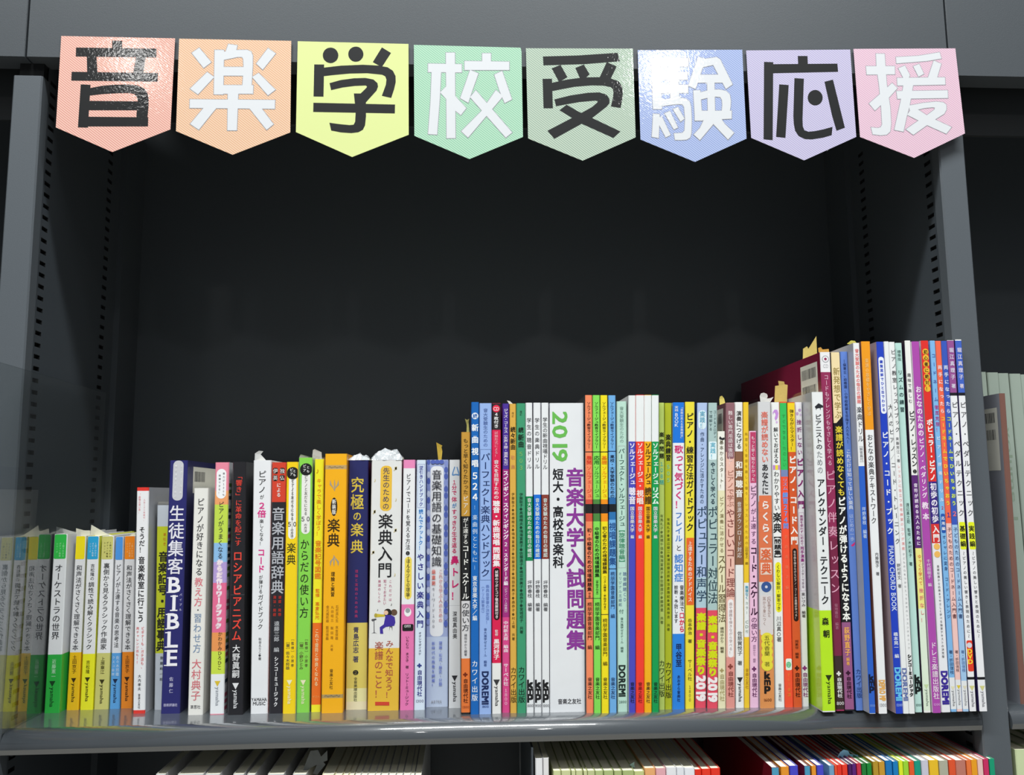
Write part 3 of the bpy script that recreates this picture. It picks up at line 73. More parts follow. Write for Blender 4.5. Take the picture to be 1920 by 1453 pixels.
('bright red tall book with a plain white top quarter',12.3,261.7,[106.2866,0.027,112.9371,0.0287],182,'fa4030','fa4030',0,0,'',[(221.6,261.2,'f0f3f3')],[],[('ソルフェージュ・','ffe2da',181.7,220.8,5.1,0.5,0.05,'v'),('視唱','ffe2da',168.5,180.9,6.1,0.5,0.06,'v'),('国立音楽大学','e6e6ea',145.5,167.0,3.8,0.5,0.03,'v'),('編','e6e6ea',139.3,144.1,3.0,0.5,0.03,'v'),('音楽之友社','7a1410',7.5,24.2,3.6,0.5,0.01,'v')],[]),
('amber yellow tall book with a plain white top quarter',12.4,261.6,[113.3081,0.0282,119.1726,0.0293],182,'fdb818','fdb818',0,0,'',[(221.6,261.2,'f0f3f3')],[],[('ソルフェージュ','5a4010',184.6,220.8,5.1,0.5,0.05,'v'),('読譜','5a4010',168.5,183.2,6.1,0.5,0.06,'v'),('国立音楽大学','6a4c14',145.4,166.9,3.8,0.5,0.03,'v'),('編','6a4c14',139.2,144.0,3.0,0.5,0.03,'v'),('音楽之友社','14141e',7.3,24.1,3.6,0.5,0.01,'v')],[]),
('emerald green tall book with a plain white top quarter',12.5,261.7,[119.6423,0.0288,125.2046,0.0306],182,'08a052','08a052',0,0,'',[(221.5,261.2,'f0f3f3')],[],[('ソルフェージュ','e6f8ec',184.6,220.7,5.1,0.5,0.05,'v'),('リズム','e6f8ec',168.4,183.2,6.1,0.5,0.06,'v'),('国立音楽大学','e6e6ea',145.3,166.8,3.8,0.5,0.03,'v'),('編','e6e6ea',139.1,144.0,3.0,0.5,0.03,'v'),('音楽之友社','14141e',7.2,23.9,3.6,0.5,0.01,'v')],[]),
('pale lime slim tall book with dark title and cyan number,right of the green one',19.9,255.6,[127.099,0.0298,131.7877,0.03],182,'c6da70','8a9a3a',0,0,'',[],[],[('楽典問題','2c3214',206.6,230.9,4.3,0.5,0.05,'v'),('１０８題','5ac0b0',184.6,205.2,4.1,0.5,0.02,'v'),('有馬礼子●高橋千佳●鳴海富美子●佐藤遠子●藤原豊\u3000共著','6a7a34',68.8,160.3,2.7,0.5,0,'v'),('カワイ出版','34401a',10.0,40.2,4.9,0.5,0,'v')],[]),
('olive green slim tall book with black title and faint mint number',20.4,255.4,[132.1422,0.0309,137.9568,0.0316],182,'b4bc24','7a8418',0,0,'',[],[],[('楽典練習','22240c',205.2,228.5,4.7,0.5,0.05,'v'),('５０５','8ad0a0',186.1,203.2,4.1,0.5,0.02,'v'),('有馬礼子●渡辺健二●浦田健次郎●法倉雅紀●尾高惇忠\u3000共著','5a6014',62.9,157.3,2.5,0.5,0,'v'),('カワイ出版','2c3010',8.8,38.5,5.3,0.5,0,'v')],[]),
('white tall book with blue ends,pink brush title and blue characters',19.6,255.8,[138.3042,0.0344,148.4599,0.0337],182,'eff1f6','c4ccd8',0,0,'',[(220.7,255.8,'1878e0'),(0.0,60.9,'2a86e4')],[],[('「音楽の見える音楽療法」','dfeafa',223.3,252.8,2.5,0.76,0.02,'v'),('実践','dfeafa',247.7,252.8,3.3,0.3,0.02,'v'),('BOOK','dfeafa',234.4,246.7,3.1,0.3,0.02,'v'),('歌って','dc3478',196.1,219.0,7.8,0.5,0.03,'v'),('気づく！','dc3478',164.2,195.7,7.8,0.5,0.03,'v'),('フレイル','3a7ad0',136.5,162.2,6.6,0.5,0.02,'v'),('と','333338',127.7,135.5,5.3,0.5,0.01,'v'),('認知症','4488dc',103.3,126.7,7.8,0.5,0.03,'v'),('音楽療法で','3a3a40',79.1,101.0,3.7,0.76,0.02,'v'),('口から','e02a50',61.9,78.6,4.5,0.76,0.05,'v'),('診断・予防します','3a3a40',69.5,101.0,3.5,0.28,0.02,'v'),('甲谷至','182c60',33.9,53.3,5.3,0.5,0.05,'v'),('あおぞら音楽社','1a3a78',6.0,27.6,2.9,0.5,0.02,'v')],[]),
('yellow tall book with bold black katakana and an orange caption block',21.2,256.4,[149.4164,0.0342,156.9157,0.0377],182,'f3e23e','28386a',0,0,'',[],[('re',0.12,0.95,84.0,139.9,'ea6a2e')],[('ピアノ・練習方法ガイドブック','25251a',145.2,247.2,6.6,0.5,0.03,'v'),('上達するためのアドバイス','f8e6d8',86.5,137.3,3.7,0.52,0.03,'v'),('岳本恭治\u3000著','4a4620',52.8,73.0,3.7,0.5,0.01,'v'),('サーベル社','4a4620',22.4,39.9,3.7,0.5,0.01,'v'),('１８００','7a742a',5.4,19.0,2.9,0.5,0,'v')],[]),
('powder blue tall book with large thin characters and red foot lettered 2019',23.1,255.8,[158.2621,0.0434,167.6546,0.0424],182,'b4c8ee','2e4678',0,0,'',[(81.3,106.6,'b4d0dc'),(0.0,81.3,'ea4e64')],[('rr',0.12,0.88,232.6,249.4,'dff2fa')],[('実践！','4aa0c0',233.0,248.6,4.9,0.5,0.02,'v'),('作曲・アレンジに活かすための','2e4468',168.3,230.5,3.7,0.5,0.01,'v'),('ポピュラー和声学','2a4460',86.1,166.9,9.1,0.5,0,'v'),('楽譜・音楽祭り','d8e018',26.5,77.4,8.2,0.5,0.1,'v'),('2019','f8f0f0',5.1,26.0,7.4,0.5,0.08,'r')],[]),
('grey-green tall book with large thin characters and red foot lettered 2019',20.5,255.5,[167.7746,0.0424,176.6057,0.0378],182,'b0cac8','3a5252',0,0,'',[(0.0,79.5,'ea4e64')],[('rr',0.05,0.92,206.0,221.8,'e6f6fa')],[('コード＆メロディ','5a7074',224.2,249.1,2.7,0.72,0,'v'),('で理解する','5a7074',230.7,249.1,2.9,0.25,0,'v'),('実践！','4ab0cc',206.4,221.2,4.9,0.5,0.02,'v'),('やさしく学べる','2c4450',167.8,204.3,4.5,0.5,0.03,'v'),('ポピュラー対位法','2e4650',84.4,166.8,9.0,0.5,0,'v'),('楽譜・音楽祭り','d8e018',25.6,75.3,8.2,0.5,0.1,'v'),('2019','f8f0f0',4.8,25.0,7.4,0.5,0.08,'r')],[]),
('short cream slim book with small piano drawing above thin brown lettering',19.7,230.6,[176.8322,0.0379,183.266,0.0374],170,'eee8c0','c0b898',0,0,'piano',[(179.7,230.6,'f6f4ea')],[],[('基本からスタート！','5a5238',180.9,223.4,3.7,0.5,0.01,'v'),('ピアノ演奏に活かせる','8a7a50',126.7,175.0,3.7,0.5,0,'v'),('スケール習得法','6a5a38',69.2,125.8,6.9,0.5,0,'v'),('横岡ゆかり\u3000編著','5a5030',44.5,65.9,3.2,0.5,0,'v'),('✤','b0a06a',28.5,32.9,4.4,0.5,0.02,'v'),('自由現代社','a89860',5.7,27.8,4.2,0.5,0.01,'v')],[('2a2a2e',[[0.148,224.4],[0.301,226.3],[0.555,224.7],[0.932,225.3],[0.951,223.4],[0.686,222.9],[0.3,223.3]])]),
('salmon pink tall book with mauve rounded top panel and thin brown lettering',19.0,255.3,[183.386,0.0396,190.8114,0.0408],182,'f4c2b2','80545a',0,0,'',[(212.6,255.2,'94666e'),(0.2,41.2,'e89a90')],[('rr',0.1,0.9,206.7,220.9,'94666e'),('rr',0.18,0.82,40.9,88.5,'f6f0f0')],[('難しい専門用語は後回し！','f2e0e0',200.3,248.4,4.2,0.5,0.01,'v'),('ピアノで学ぶ','b87a6a',165.6,197.3,6.4,0.5,0,'v'),('やさしいコード理論','8c4a44',90.0,164.4,7.8,0.5,0,'v'),('曲や課題を弾きながら学べる！','b09a9a',43.4,86.2,2.9,0.5,0,'v'),('✤','8a4038',31.1,36.7,5.4,0.5,0.02,'v'),('自由現代社','8a4038',9.0,30.0,4.9,0.5,0.02,'v')],[]),
('white slim tall book with a brown central block and white characters',20.1,255.9,[191.6407,0.0396,198.8733,0.0385],182,'f1f1ef','d8d8d4',0,0,'',[(116.8,213.1,'8c6248')],[],[('演奏につなげる','3a3430',215.0,248.5,4.9,0.5,0.02,'v'),('和声聴音','f6f2ee',173.0,205.5,6.4,0.5,0.05,'v'),('音源ダウンロード対応','eae2dc',122.5,170.2,3.9,0.5,0.01,'v'),('佐怒賀悦子\u3000著','4a4a4c',34.1,62.2,4.2,0.5,0,'v'),('▼','2a2a2c',20.3,24.5,4.9,0.5,0,'t'),('yamaha','2a2a2c',4.6,19.6,3.4,0.5,0,'r')],[]),
('thin golden yellow tall spine with white lower panel',19.5,255.8,[198.9933,0.0398,203.1572,0.0414],182,'f6cc2e','d8b024',0,0,'',[(57.2,101.9,'eef0ee')],[],[('無理なく音感を楽しく養う！レッスンのための','c09a1a',132.9,230.4,2.7,0.5,0,'v'),('山田俊之\u3000編','8a6c14',116.8,132.9,2.7,0.5,0.01,'v'),('無理なく','3aa0c0',88.2,99.6,2.7,0.5,0.03,'v'),('カラー\u3000CD付','8aa090',59.9,87.0,2.5,0.5,0,'v'),('音楽之友社','c09018',15.2,31.9,2.9,0.5,0,'v')],[]),
('short pink slim book with crimson heading panel,set between taller spines',19.6,230.7,[203.7839,0.0411,211.2242,0.0363],170,'f2c4e0','ac96a8',0,0,'',[],[('re',0.12,0.9,186.0,229.7,'c0406a')],[('もっと早く知りたかった','f8e4ec',187.0,226.4,3.4,0.5,0.01,'v'),('ピアノ','4a1c48',165.4,184.1,5.9,0.5,0.01,'v'),('が上達する','6a3a64',133.3,164.9,4.9,0.5,0,'v'),('コード・スケール','3c1838',74.4,132.3,6.4,0.5,0.04,'v'),('の使い方','6a3a64',53.0,73.8,5.4,0.5,0,'v'),('横岡ゆかり\u3000編著','a07a9a',36.2,50.8,2.5,0.5,0,'v'),('✤','6a2a60',28.8,34.0,4.9,0.5,0.02,'v'),('自由現代社','6a2a60',8.4,27.9,4.4,0.5,0.03,'v')],[]),
('silver-grey and orange tall book with disc picture,in clear wrap',16.9,255.9,[211.3442,0.038,223.6842,0.0338],182,'dedee0','a8a8aa',0,1,'',[(102.6,170.0,'ea7c50'),(0.0,63.4,'ea9a58')],[('rr',0.0,1,160.7,175.1,'ea7c50'),('re',0.1,0.9,121.3,131.0,'f4d8c8'),('re',0.1,0.9,108.7,118.6,'f4d8c8'),('ci',0.5,98.5,4.4,4.4,'3a5a9a'),('ci',0.5,98.5,1.2,1.2,'d8d8e6'),('rr',0.05,0.95,58.9,91.6,'e4dcdc'),('ci',0.5,56.6,4.9,4.4,'f0e444'),('ci',0.5,51.0,4.9,4.4,'f0e444'),('ci',0.5,45.4,4.9,4.4,'f0e444'),('ci',0.5,39.9,4.9,4.4,'f0e444'),('ci',0.5,34.3,4.9,4.4,'f0e444')],[('楽譜が読めない','f08070',202.9,247.6,6.1,0.5,0.03,'v'),('あなたに','2e2e32',175.8,202.4,6.1,0.5,0.03,'v'),('らくらく','fbf2ec',133.3,171.9,7.3,0.5,0.05,'v'),('楽典','ea6a3c',108.1,131.7,8.8,0.5,0.04,'v'),('CDを聴きながら','b09088',73.5,90.5,2.9,0.68,0,'v'),('耳から身につく','b09088',66.8,90.5,2.9,0.34,0,'v'),('五代香蘭\u3000著','6a6420',33.2,58.9,4.9,0.5,0,'v'),('k','201814',26.5,26.5,7.3,0.5,0.07,'h'),('m','201814',21.6,21.6,7.3,0.5,0.07,'h'),('p','201814',16.7,16.7,7.3,0.5,0.07,'h'),('1600','8a4a20',6.6,6.6,2.9,0.5,0,'h')],[]),
('white tall book with lilac swirl,bold black characters and a yellow capsule',18.7,255.6,[224.8127,0.0334,232.8405,0.031],182,'f2f3f1','d8d8d4',0,0,'swirl',[],[('rr',0.2,0.85,77.2,118.8,'f4ee2a'),('re',0.1,0.9,197.0,201.0,'c08ad0'),('re',0.38,0.7,197.0,201.0,'f0dc3a')],[('解いておぼえる','333336',202.4,233.9,4.2,0.5,0.02,'v'),('わかりやすい','333336',161.7,196.2,4.9,0.5,0,'v'),('楽典','1c1c1e',143.0,161.0,7.4,0.5,0.04,'v'),('【問題集】','1c1c1e',119.9,143.0,6.4,0.5,0.04,'v'),('くわしい解説・解答つき','3a3a1a',78.8,116.5,3.4,0.52,0.01,'v'),('川辺真○著','4a4a4c',52.8,74.2,4.2,0.5,0,'v'),('音楽之友社','55555a',4.8,19.2,2.9,0.5,0.01,'v')],[('c890dc',[[0.165,246.6],[0.4,249.2],[0.722,249.0],[0.853,245.9],[0.752,241.9],[0.517,239.5],[0.384,241.6],[0.528,244.6],[0.441,246.6],[0.303,246.6],[0.225,244.6]]),('d8b0e4',[[0.752,238.2],[0.744,237.8],[0.723,237.5],[0.691,237.3],[0.652,237.1],[0.61,237.1],[0.572,237.3],[0.541,237.5],[0.521,237.8],[0.514,238.2],[0.522,238.6],[0.544,238.9],[0.576,239.1],[0.615,239.2],[0.656,239.2],[0.695,239.1],[0.726,238.9],[0.746,238.6]])]),
('green-topped tall book turning vermilion below,blue lettering in the middle',17.9,256.0,[232.9605,0.031,239.894,0.0281],182,'fa5432','e04828',0,0,'',[(196.9,254.9,'34c25e'),(191.0,196.9,'7a8ab8')],[('rr',0.15,0.9,29.9,39.3,'e8f2e8')],[('すぐできる！たのしい','38aa50',199.2,245.8,3.4,0.5,0.01,'v'),('リズム','8ab0e8',179.2,189.8,4.4,0.5,0.01,'v'),('練習２７４問','6a9ae8',146.5,178.0,4.9,0.5,0.05,'v'),('菅原真理子編','f88058',93.5,144.2,2.9,0.5,0,'v'),('❷','6ac08a',31.5,37.5,4.9,0.5,0,'v'),('ドレミ楽譜','f88a3a',8.1,28.1,2.9,0.5,0,'v')],[]),
('yellow-topped deep orange tall book with bold white katakana',17.3,255.5,[240.014,0.0292,247.1653,0.027],182,'dc5a28','a84018',0,0,'',[(212.2,254.8,'f8d41e')],[('rr',0.2,0.8,69.6,130.2,'2a1410')],[('弾きながらマスター！','4a4010',213.4,249.3,3.9,0.5,0.01,'v'),('ピアノ・コード入門','fdf2ea',132.5,209.8,6.6,0.5,0.06,'v'),('有名曲を弾きながらピアノ・コードの基礎が学べる！','e6d8d0',71.2,128.4,2.2,0.5,0.01,'v'),('岡素世\u3000編著','4a1c0c',39.3,54.5,3.2,0.5,0.01,'v'),('✤','3a120a',29.2,34.4,4.9,0.5,0.03,'v'),('自由現代社','3a120a',8.1,28.1,4.4,0.5,0.03,'v')],[]),
('white slim tall book with plum lettering,leaning next to the white and lime book',19.3,255.7,[248.211,0.0265,253.8067,0.029],182,'eeecf0','d8d4dc',0,0,'butterfly',[],[('fr',0.14,0.86,94.3,160.3,'b080b0')],[('挫折しない','8a2a78',208.7,241.5,4.4,0.5,0.03,'v'),('ピアノ入門','8a2070',162.6,208.0,6.4,0.5,0.06,'v'),('楽譜を使わずに初めて','a04a8a',132.3,158.4,2.7,0.5,0.02,'v'),('両手演奏','a0308a',118.4,131.9,3.2,0.5,0.04,'v'),('がマスターできる','6a3a64',96.6,118.0,2.5,0.5,0.01,'v'),('東いづみ\u3000編著','4a4048',72.2,93.2,3.4,0.5,0,'v'),('✤','8a2a7a',28.7,33.8,4.9,0.5,0.03,'v'),('自由現代社','8a2a7a',7.5,27.6,4.4,0.5,0.03,'v')],[('c0a0cc',[[0.833,248.6],[0.818,248.1],[0.778,247.7],[0.718,247.4],[0.645,247.3],[0.568,247.3],[0.496,247.4],[0.439,247.7],[0.402,248.2],[0.39,248.6],[0.406,249.1],[0.446,249.5],[0.506,249.8],[0.578,249.9],[0.655,249.9],[0.727,249.8],[0.784,249.5],[0.821,249.1]]),('c0a0cc',[[0.445,245.6],[0.432,245.1],[0.4,244.6],[0.351,244.3],[0.293,244.1],[0.231,244.1],[0.174,244.3],[0.128,244.6],[0.099,245.1],[0.091,245.6],[0.104,246.1],[0.136,246.5],[0.184,246.9],[0.243,247.0],[0.304,247.0],[0.361,246.9],[0.407,246.5],[0.436,246.1]]),('d6c2de',[[0.895,244.6],[0.884,244.2],[0.856,243.9],[0.813,243.6],[0.762,243.5],[0.709,243.5],[0.658,243.6],[0.618,243.9],[0.593,244.2],[0.585,244.6],[0.595,244.9],[0.624,245.3],[0.666,245.5],[0.717,245.6],[0.771,245.6],[0.821,245.5],[0.861,245.3],[0.887,244.9]])]),
('thick white book with grand piano picture and lime green lower half',-0.4,262.2,[257.1006,0.0194,267.7022,0.0156],182,'f6f8f8','c6c8cc',1,1,'grand',[(0.9,80.7,'c4f422')],[],[('ピアニストの','26282c',213.1,243.5,5.8,0.48,0.02,'v'),('ための','8a8e92',192.7,212.4,5.3,0.48,0,'v'),('アレクサンダー・テクニーク','26282c',85.1,189.2,7.2,0.5,0.03,'v'),('森','2a3010',68.5,75.2,5.8,0.45,0.05,'v'),('朝','2a3010',58.6,65.2,5.8,0.5,0.05,'v'),('▼','2a3810',24.5,29.1,5.3,0.55,0,'t'),('yamaha','2a3810',6.0,23.8,3.8,0.55,0,'r')],[('2a2c32',[[0.198,249.6],[0.556,252.6],[0.829,251.2],[0.979,250.4],[0.959,248.9],[0.749,248.6],[0.705,246.3],[0.644,248.5],[0.365,247.9],[0.324,246.3],[0.283,248.3]])]),
('maroon large-format book with barcode on its side and white disc label on top',2.0,297.1,[269.5226,0.0091,276.4337,0.0156],210,'962c58','7a1236',0,0,'cdbar',[(279.7,297.1,'f2f0f2'),(43.7,139.9,'7c2446'),(1.2,43.7,'3a2a2a')],[('ci',0.5,291.0,3.1,3.1,'a8a8ae'),('ci',0.5,291.0,2.4,2.4,'f2f0f2'),('ci',0.5,291.0,1.2,1.2,'962c58')],[('CD','c0c0c6',285.0,285.0,3.9,0.5,0.01,'h'),('コードもアレンジもやさしく学べる','e8b8cc',199.6,277.8,4.1,0.5,0,'v'),('ピアノ伴奏レッスン','e4a8c0',92.5,197.3,8.7,0.5,0,'v'),('菊地雅信\u3000編著','b07088',64.7,85.8,2.9,0.5,0,'v'),('✤','e8e4e4',27.3,32.3,4.8,0.5,0.03,'v'),('自由現代社','eeeeee',10.5,26.6,4.3,0.5,0.04,'v'),('800','d8d4d4',6.1,6.1,3.4,0.5,0,'h')],[]),
('black large-format book with cream top panel and bold yellow and white lettering',1.3,296.8,[276.5665,0.0174,284.3712,0.0166],210,'16151a','16151a',0,0,'diag',[(235.8,296.8,'f6e0ae'),(1.2,70.6,'9a5a88')],[],[('新発想で学ぶ','a08a48',239.3,283.9,6.0,0.5,0,'v'),('楽譜が読めなくても','f0d840',174.1,233.4,6.3,0.52,0.03,'v'),('ピアノが弾けるようになる本','fbfbf4',71.3,173.7,6.7,0.52,0.05,'v'),('荻野直子','f8b45c',43.7,66.9,4.8,0.5,0.04,'v'),('編著','f8b45c',36.0,42.6,2.9,0.5,0.02,'v'),('✤','3a1430',27.9,32.7,4.8,0.5,0.03,'v'),('自由現代社','3a1430',9.8,27.3,4.3,0.5,0.04,'v')],[('16151a',[[-0.084,234.0],[0.953,234.0],[0.994,241.3]])]),
('mid blue large-format book with small lettering and a tiny pink leaf mark',2.2,297.5,[286.3719,0.0126,292.1366,0.0151],210,'6488d8','2c4aa0',0,0,'leaf',[],[],[('―保育士、幼稚園、小学校教諭を目指す人たちへ―','1e3068',218.3,290.6,2.9,0.5,0,'v'),('これだけは知ってほしい楽典','dfe8fa',162.7,213.6,4.1,0.5,0.03,'v'),('はじめの一歩','c4d4f4',136.4,159.3,3.6,0.5,0.01,'v'),('カワイ出版','24407e',9.7,33.1,4.8,0.5,0,'v')],[('e0307a',[[0.255,133.0],[0.897,135.9],[0.791,133.3],[0.496,132.0]])]),
('white large-format book with salmon heading above and plain blue lower half',-8.6,303.2,[292.2566,0.0158,297.2778,0.0168],210,'f2f3f5','b0b2ba',0,0,'',[(0.3,198.8,'2a62cc')],[],[('音大受験のための毎日の課題','f08a88',251.3,298.3,3.6,0.5,0.04,'v'),('楽典ドリル','3a3a40',218.8,248.9,5.0,0.5,0.01,'v'),('［解答篇付］','8a8a90',200.4,217.2,2.9,0.5,0,'v'),('坪野春枝\u3000編著','c4d8f6',139.2,165.1,3.3,0.5,0.02,'v'),('k','0e1a3a',28.2,28.2,6.2,0.5,0.07,'h'),('m','0e1a3a',24.3,24.3,6.2,0.5,0.07,'h'),('p','0e1a3a',20.4,20.4,6.2,0.5,0.07,'h'),('1000','7aa0e6',6.3,6.3,2.4,0.5,0,'h')],[]),
('large-format book with orange top third and plain white below,amber logo at the foot',-9.4,304.4,[299.6337,0.0134,306.5572,0.016],210,'f3f4f6','8a5a50',0,0,'',[(229.1,304.4,'f8a01a')],[],[('楽譜の基礎をやさしく学ぶ','fbc878',240.7,289.9,3.3,0.5,0.02,'v'),('おとなの楽典テキストワーク','3a3a3e',151.0,225.6,5.0,0.45,0,'v'),('内藤雅子\u3000著','5a5a60',109.0,127.9,3.1,0.6,0.01,'v'),('DEPRO MP','f0b460',9.9,26.4,4.7,0.5,0.08,'r'),('1300','9a9aa0',6.7,6.7,3.1,0.5,0,'h')],[]),
('royal blue large-format book with white capsule and white PIANO CHORD BOOK lettering',-10.6,303.9,[313.1805,0.0104,319.0164,0.0116],210,'1f42c4','b8a4ae',0,0,'',[],[('rr',0.12,0.9,242.4,290.9,'eef2fa')],[('鍵盤図解でひと目でわかる','1f42c4',244.0,288.5,2.8,0.5,0.04,'v'),('ピアノ・コード・ブック','f0f4fc',141.3,228.5,5.5,0.5,0.04,'v'),('PIANO CHORD BOOK','d4dff8',80.3,133.4,4.0,0.5,0.02,'r'),('橋本晃一\u3000編','e4ecfa',43.3,63.9,3.8,0.5,0.03,'v'),('DOREMI','6ac4f0',9.9,36.3,5.0,0.5,0.08,'r'),('1200','a0b8f0',6.7,6.7,2.6,0.5,0,'h')],[]),
('slim white large-format book with thin black katakana just right of the royal blue one',-11.1,304.1,[319.1364,0.012,323.6311,0.0103],210,'f1f3f3','e2e4e4',0,0,'',[],[],[('大人のピアノ／コード・トレーニング','4a4a4e',133.4,251.6,4.7,0.6,0,'v'),('野村芳文\u3000著','6a6a70',99.0,118.9,3.1,0.5,0.01,'v'),('DOREMI','6878b0',9.9,35.7,4.3,0.5,0.06,'r')],[]),
('slim white large-format lesson book with fine print and pink subtitle,left of the mint one',-11.6,303.6,[323.7511,0.0103,328.3224,0.0111],210,'f3f4f4','e6e6e8',0,0,'',[],[],[('ピアノ教室レッスンブック','4a4a4e',226.0,297.8,4.3,0.6,0,'v'),('斉藤芳江・著','6a6a6e',201.2,223.0,2.8,0.5,0,'v'),('レッスンに役立つ自宅練習のコツが満載','f0a0a0',128.9,200.1,2.6,0.5,0.01,'v'),('子どもの心をつかむとっておきのレッスンテクニック','a0a0a4',49.7,127.8,1.9,0.5,0,'v'),('シンコーミュージック','1c1c1e',13.1,46.5,3.3,0.5,0.09,'v')],[]),
('mint green large-format book with small dark title and black logo low down',-8.0,303.4,[330.6099,0.0108,336.4717,0.0111],210,'bfe4dc','2a2030',0,0,'',[],[],[('標準版','4a6a64',287.8,297.3,3.3,0.5,0.01,'v'),('リズムの練習','2c4a4c',243.0,281.1,4.1,0.5,0.03,'v'),('渡辺高之助\u3000監修／木村和子\u3000著','3c5a58',116.3,168.1,2.9,0.5,0.01,'v'),('k','121a1a',26.8,26.8,6.7,0.5,0.08,'h'),('m','121a1a',22.9,22.9,6.7,0.5,0.08,'h'),('p','121a1a',19.0,19.0,6.7,0.5,0.08,'h'),('1000','5a7a74',5.7,5.7,2.4,0.5,0,'h')],[]),
('white large-format piano lesson book with purple caption strip turning yellow-green below',-9.5,305.2,[337.0105,0.0159,342.7777,0.0133],210,'f2f2ee','38283e',0,0,'',[(182.9,190.9,'602878'),(130.8,182.9,'602878'),(81.9,130.8,'f4ec8c'),(1.6,81.9,'e4f2dc')],[],[('趣味で楽しむ','5a5a5e',251.0,277.6,3.3,0.4,0,'v'),('ピアノ・レッスン','2a2a2e',197.7,245.2,5.0,0.5,0.03,'v'),('❷','1a1a1c',191.6,196.6,3.8,0.5,0,'v'),('音符が読める大人のために','f0e4f4',132.6,184.7,3.3,0.5,0.04,'v'),('ゆっくり学べて','e8703a',100.7,125.9,3.3,0.5,0.01,'v'),('挫折なし！','e87a80',69.9,99.6,3.6,0.5,0.02,'v'),('▼','c8dca8',18.8,22.0,3.8,0.5,0,'t'),('yamaha','8a9a8a',4.9,18.2,2.6,0.5,0,'r')],[]),
('purple large-format book with white outlined vertical lettering',-11.3,304.1,[343.5217,0.0112,350.1667,0.0106],210,'b24cb0','d4c8d4',0,0,'',[],[],[('おとなのための','f6e4f4',223.0,266.0,5.0,0.5,0.04,'v'),('ピアノ・ペダリング','f6e4f4',171.4,222.3,4.5,0.5,0.04,'v'),('教本','f6e4f4',152.2,170.3,5.7,0.5,0.05,'v'),('千代田明子\u3000編','f0d8ee',99.7,121.9,3.3,0.5,0.02,'v'),('ドレミ楽譜出版社','f4e4f2',10.5,55.8,5.0,0.5,0.02,'v'),('1200','e0a8de',6.6,6.6,2.4,0.5,0,'h')],[]),
('red-topped large-format book with round yellow character spots and white lower part',-9.9,305.1,[351.4443,0.0142,359.0007,0.0111],210,'f0f0f4','d4d0dc',0,0,'',[(185.5,305.1,'e6302a'),(150.5,185.5,'3c2486'),(134.7,150.5,'e03430')],[('ci',0.5,295.5,2.6,2.6,'f2bc3a'),('ci',0.5,290.3,2.6,2.6,'f2bc3a'),('ci',0.5,284.9,2.6,2.6,'f2bc3a'),('ci',0.5,279.4,2.6,2.6,'f2bc3a'),('ci',0.5,274.0,2.6,2.6,'f2bc3a'),('ci',0.5,268.6,2.6,2.6,'f2bc3a'),('ci',0.5,263.6,2.6,2.6,'f2bc3a'),('ci',0.5,132.0,2.6,2.6,'f6be64'),('ci',0.5,125.7,2.6,2.6,'f6be64')],[('初心者に絶対！','3a2a10',261.0,297.9,3.6,0.5,0.03,'v'),('ポピュラー・ピアノ','fbf4f0',186.2,238.1,5.2,0.5,0.06,'v'),('初歩の初歩','f0ecf8',151.4,184.6,5.7,0.5,0.05,'v'),('入門','fbf0ee',135.6,149.6,6.0,0.5,0.05,'v'),('基礎知識から応用までやさしく学べる独習テキストの決定版','4a4a50',42.4,117.2,2.1,0.5,0.01,'v'),('DOREMI','3c2a9a',6.1,32.6,5.2,0.5,0.08,'r')],[]),
('sky blue slim large-format book with mixed magenta and blue title',-9.2,305.2,[359.8756,0.0141,364.5083,0.0134],210,'82bcee','6a9ad0',0,0,'',[(2.1,26.9,'eceef0')],[('rr',0.1,0.9,142.9,158.8,'2a5ab0')],[('コードネーム','4a5aa8',251.0,295.9,3.6,0.5,0.02,'v'),('徹底克服！','b03a90',226.5,250.3,3.6,0.5,0.02,'v'),('ピアノ伴奏ドリル','e8f0fa',166.7,225.3,3.3,0.5,0.03,'v'),('２','c83a50',161.0,166.3,3.1,0.5,0.03,'v'),('応用編','f0f4fa',144.5,157.2,2.9,0.5,0.03,'v'),('オシャレに変身\u3000コード・アレンジ','2a4a80',73.2,141.8,3.1,0.5,0,'v'),('著・折田信枝','34507e',29.5,48.6,3.3,0.5,0.01,'v'),('▼','e8e4c0',17.1,20.0,3.3,0.5,0,'t'),('yamaha','8a8a8e',4.2,16.7,2.4,0.5,0,'r')],[]),
('coral red topped slim large-format book with yellow katakana and pale pink lower half',-8.6,305.1,[365.1026,0.0135,369.773,0.0143],178,'f8cbc4','d8b0a8',0,0,'',[(150.8,305.1,'fa6a4c'),(1.9,24.9,'eceef0')],[],[('両手になったら','fbe4e0',241.7,285.3,3.8,0.5,0.04,'v'),('コードネーム','fbd83a',208.0,241.0,3.8,0.5,0.04,'v'),('でひいちゃおう','fbd83a',164.4,207.5,3.8,0.5,0.05,'v'),('１','3a3a9a',153.0,162.6,4.8,0.5,0.03,'v'),('子どものためのコードネーム入門書','6a3a40',73.0,148.0,3.6,0.5,0,'v'),('著・折田信枝','7a5a5c',31.0,48.4,2.9,0.5,0,'v'),('▼','e0c83a',17.7,20.6,3.3,0.5,0,'t'),('yamaha','9a9a9e',4.8,17.3,2.4,0.5,0,'r')],[]),
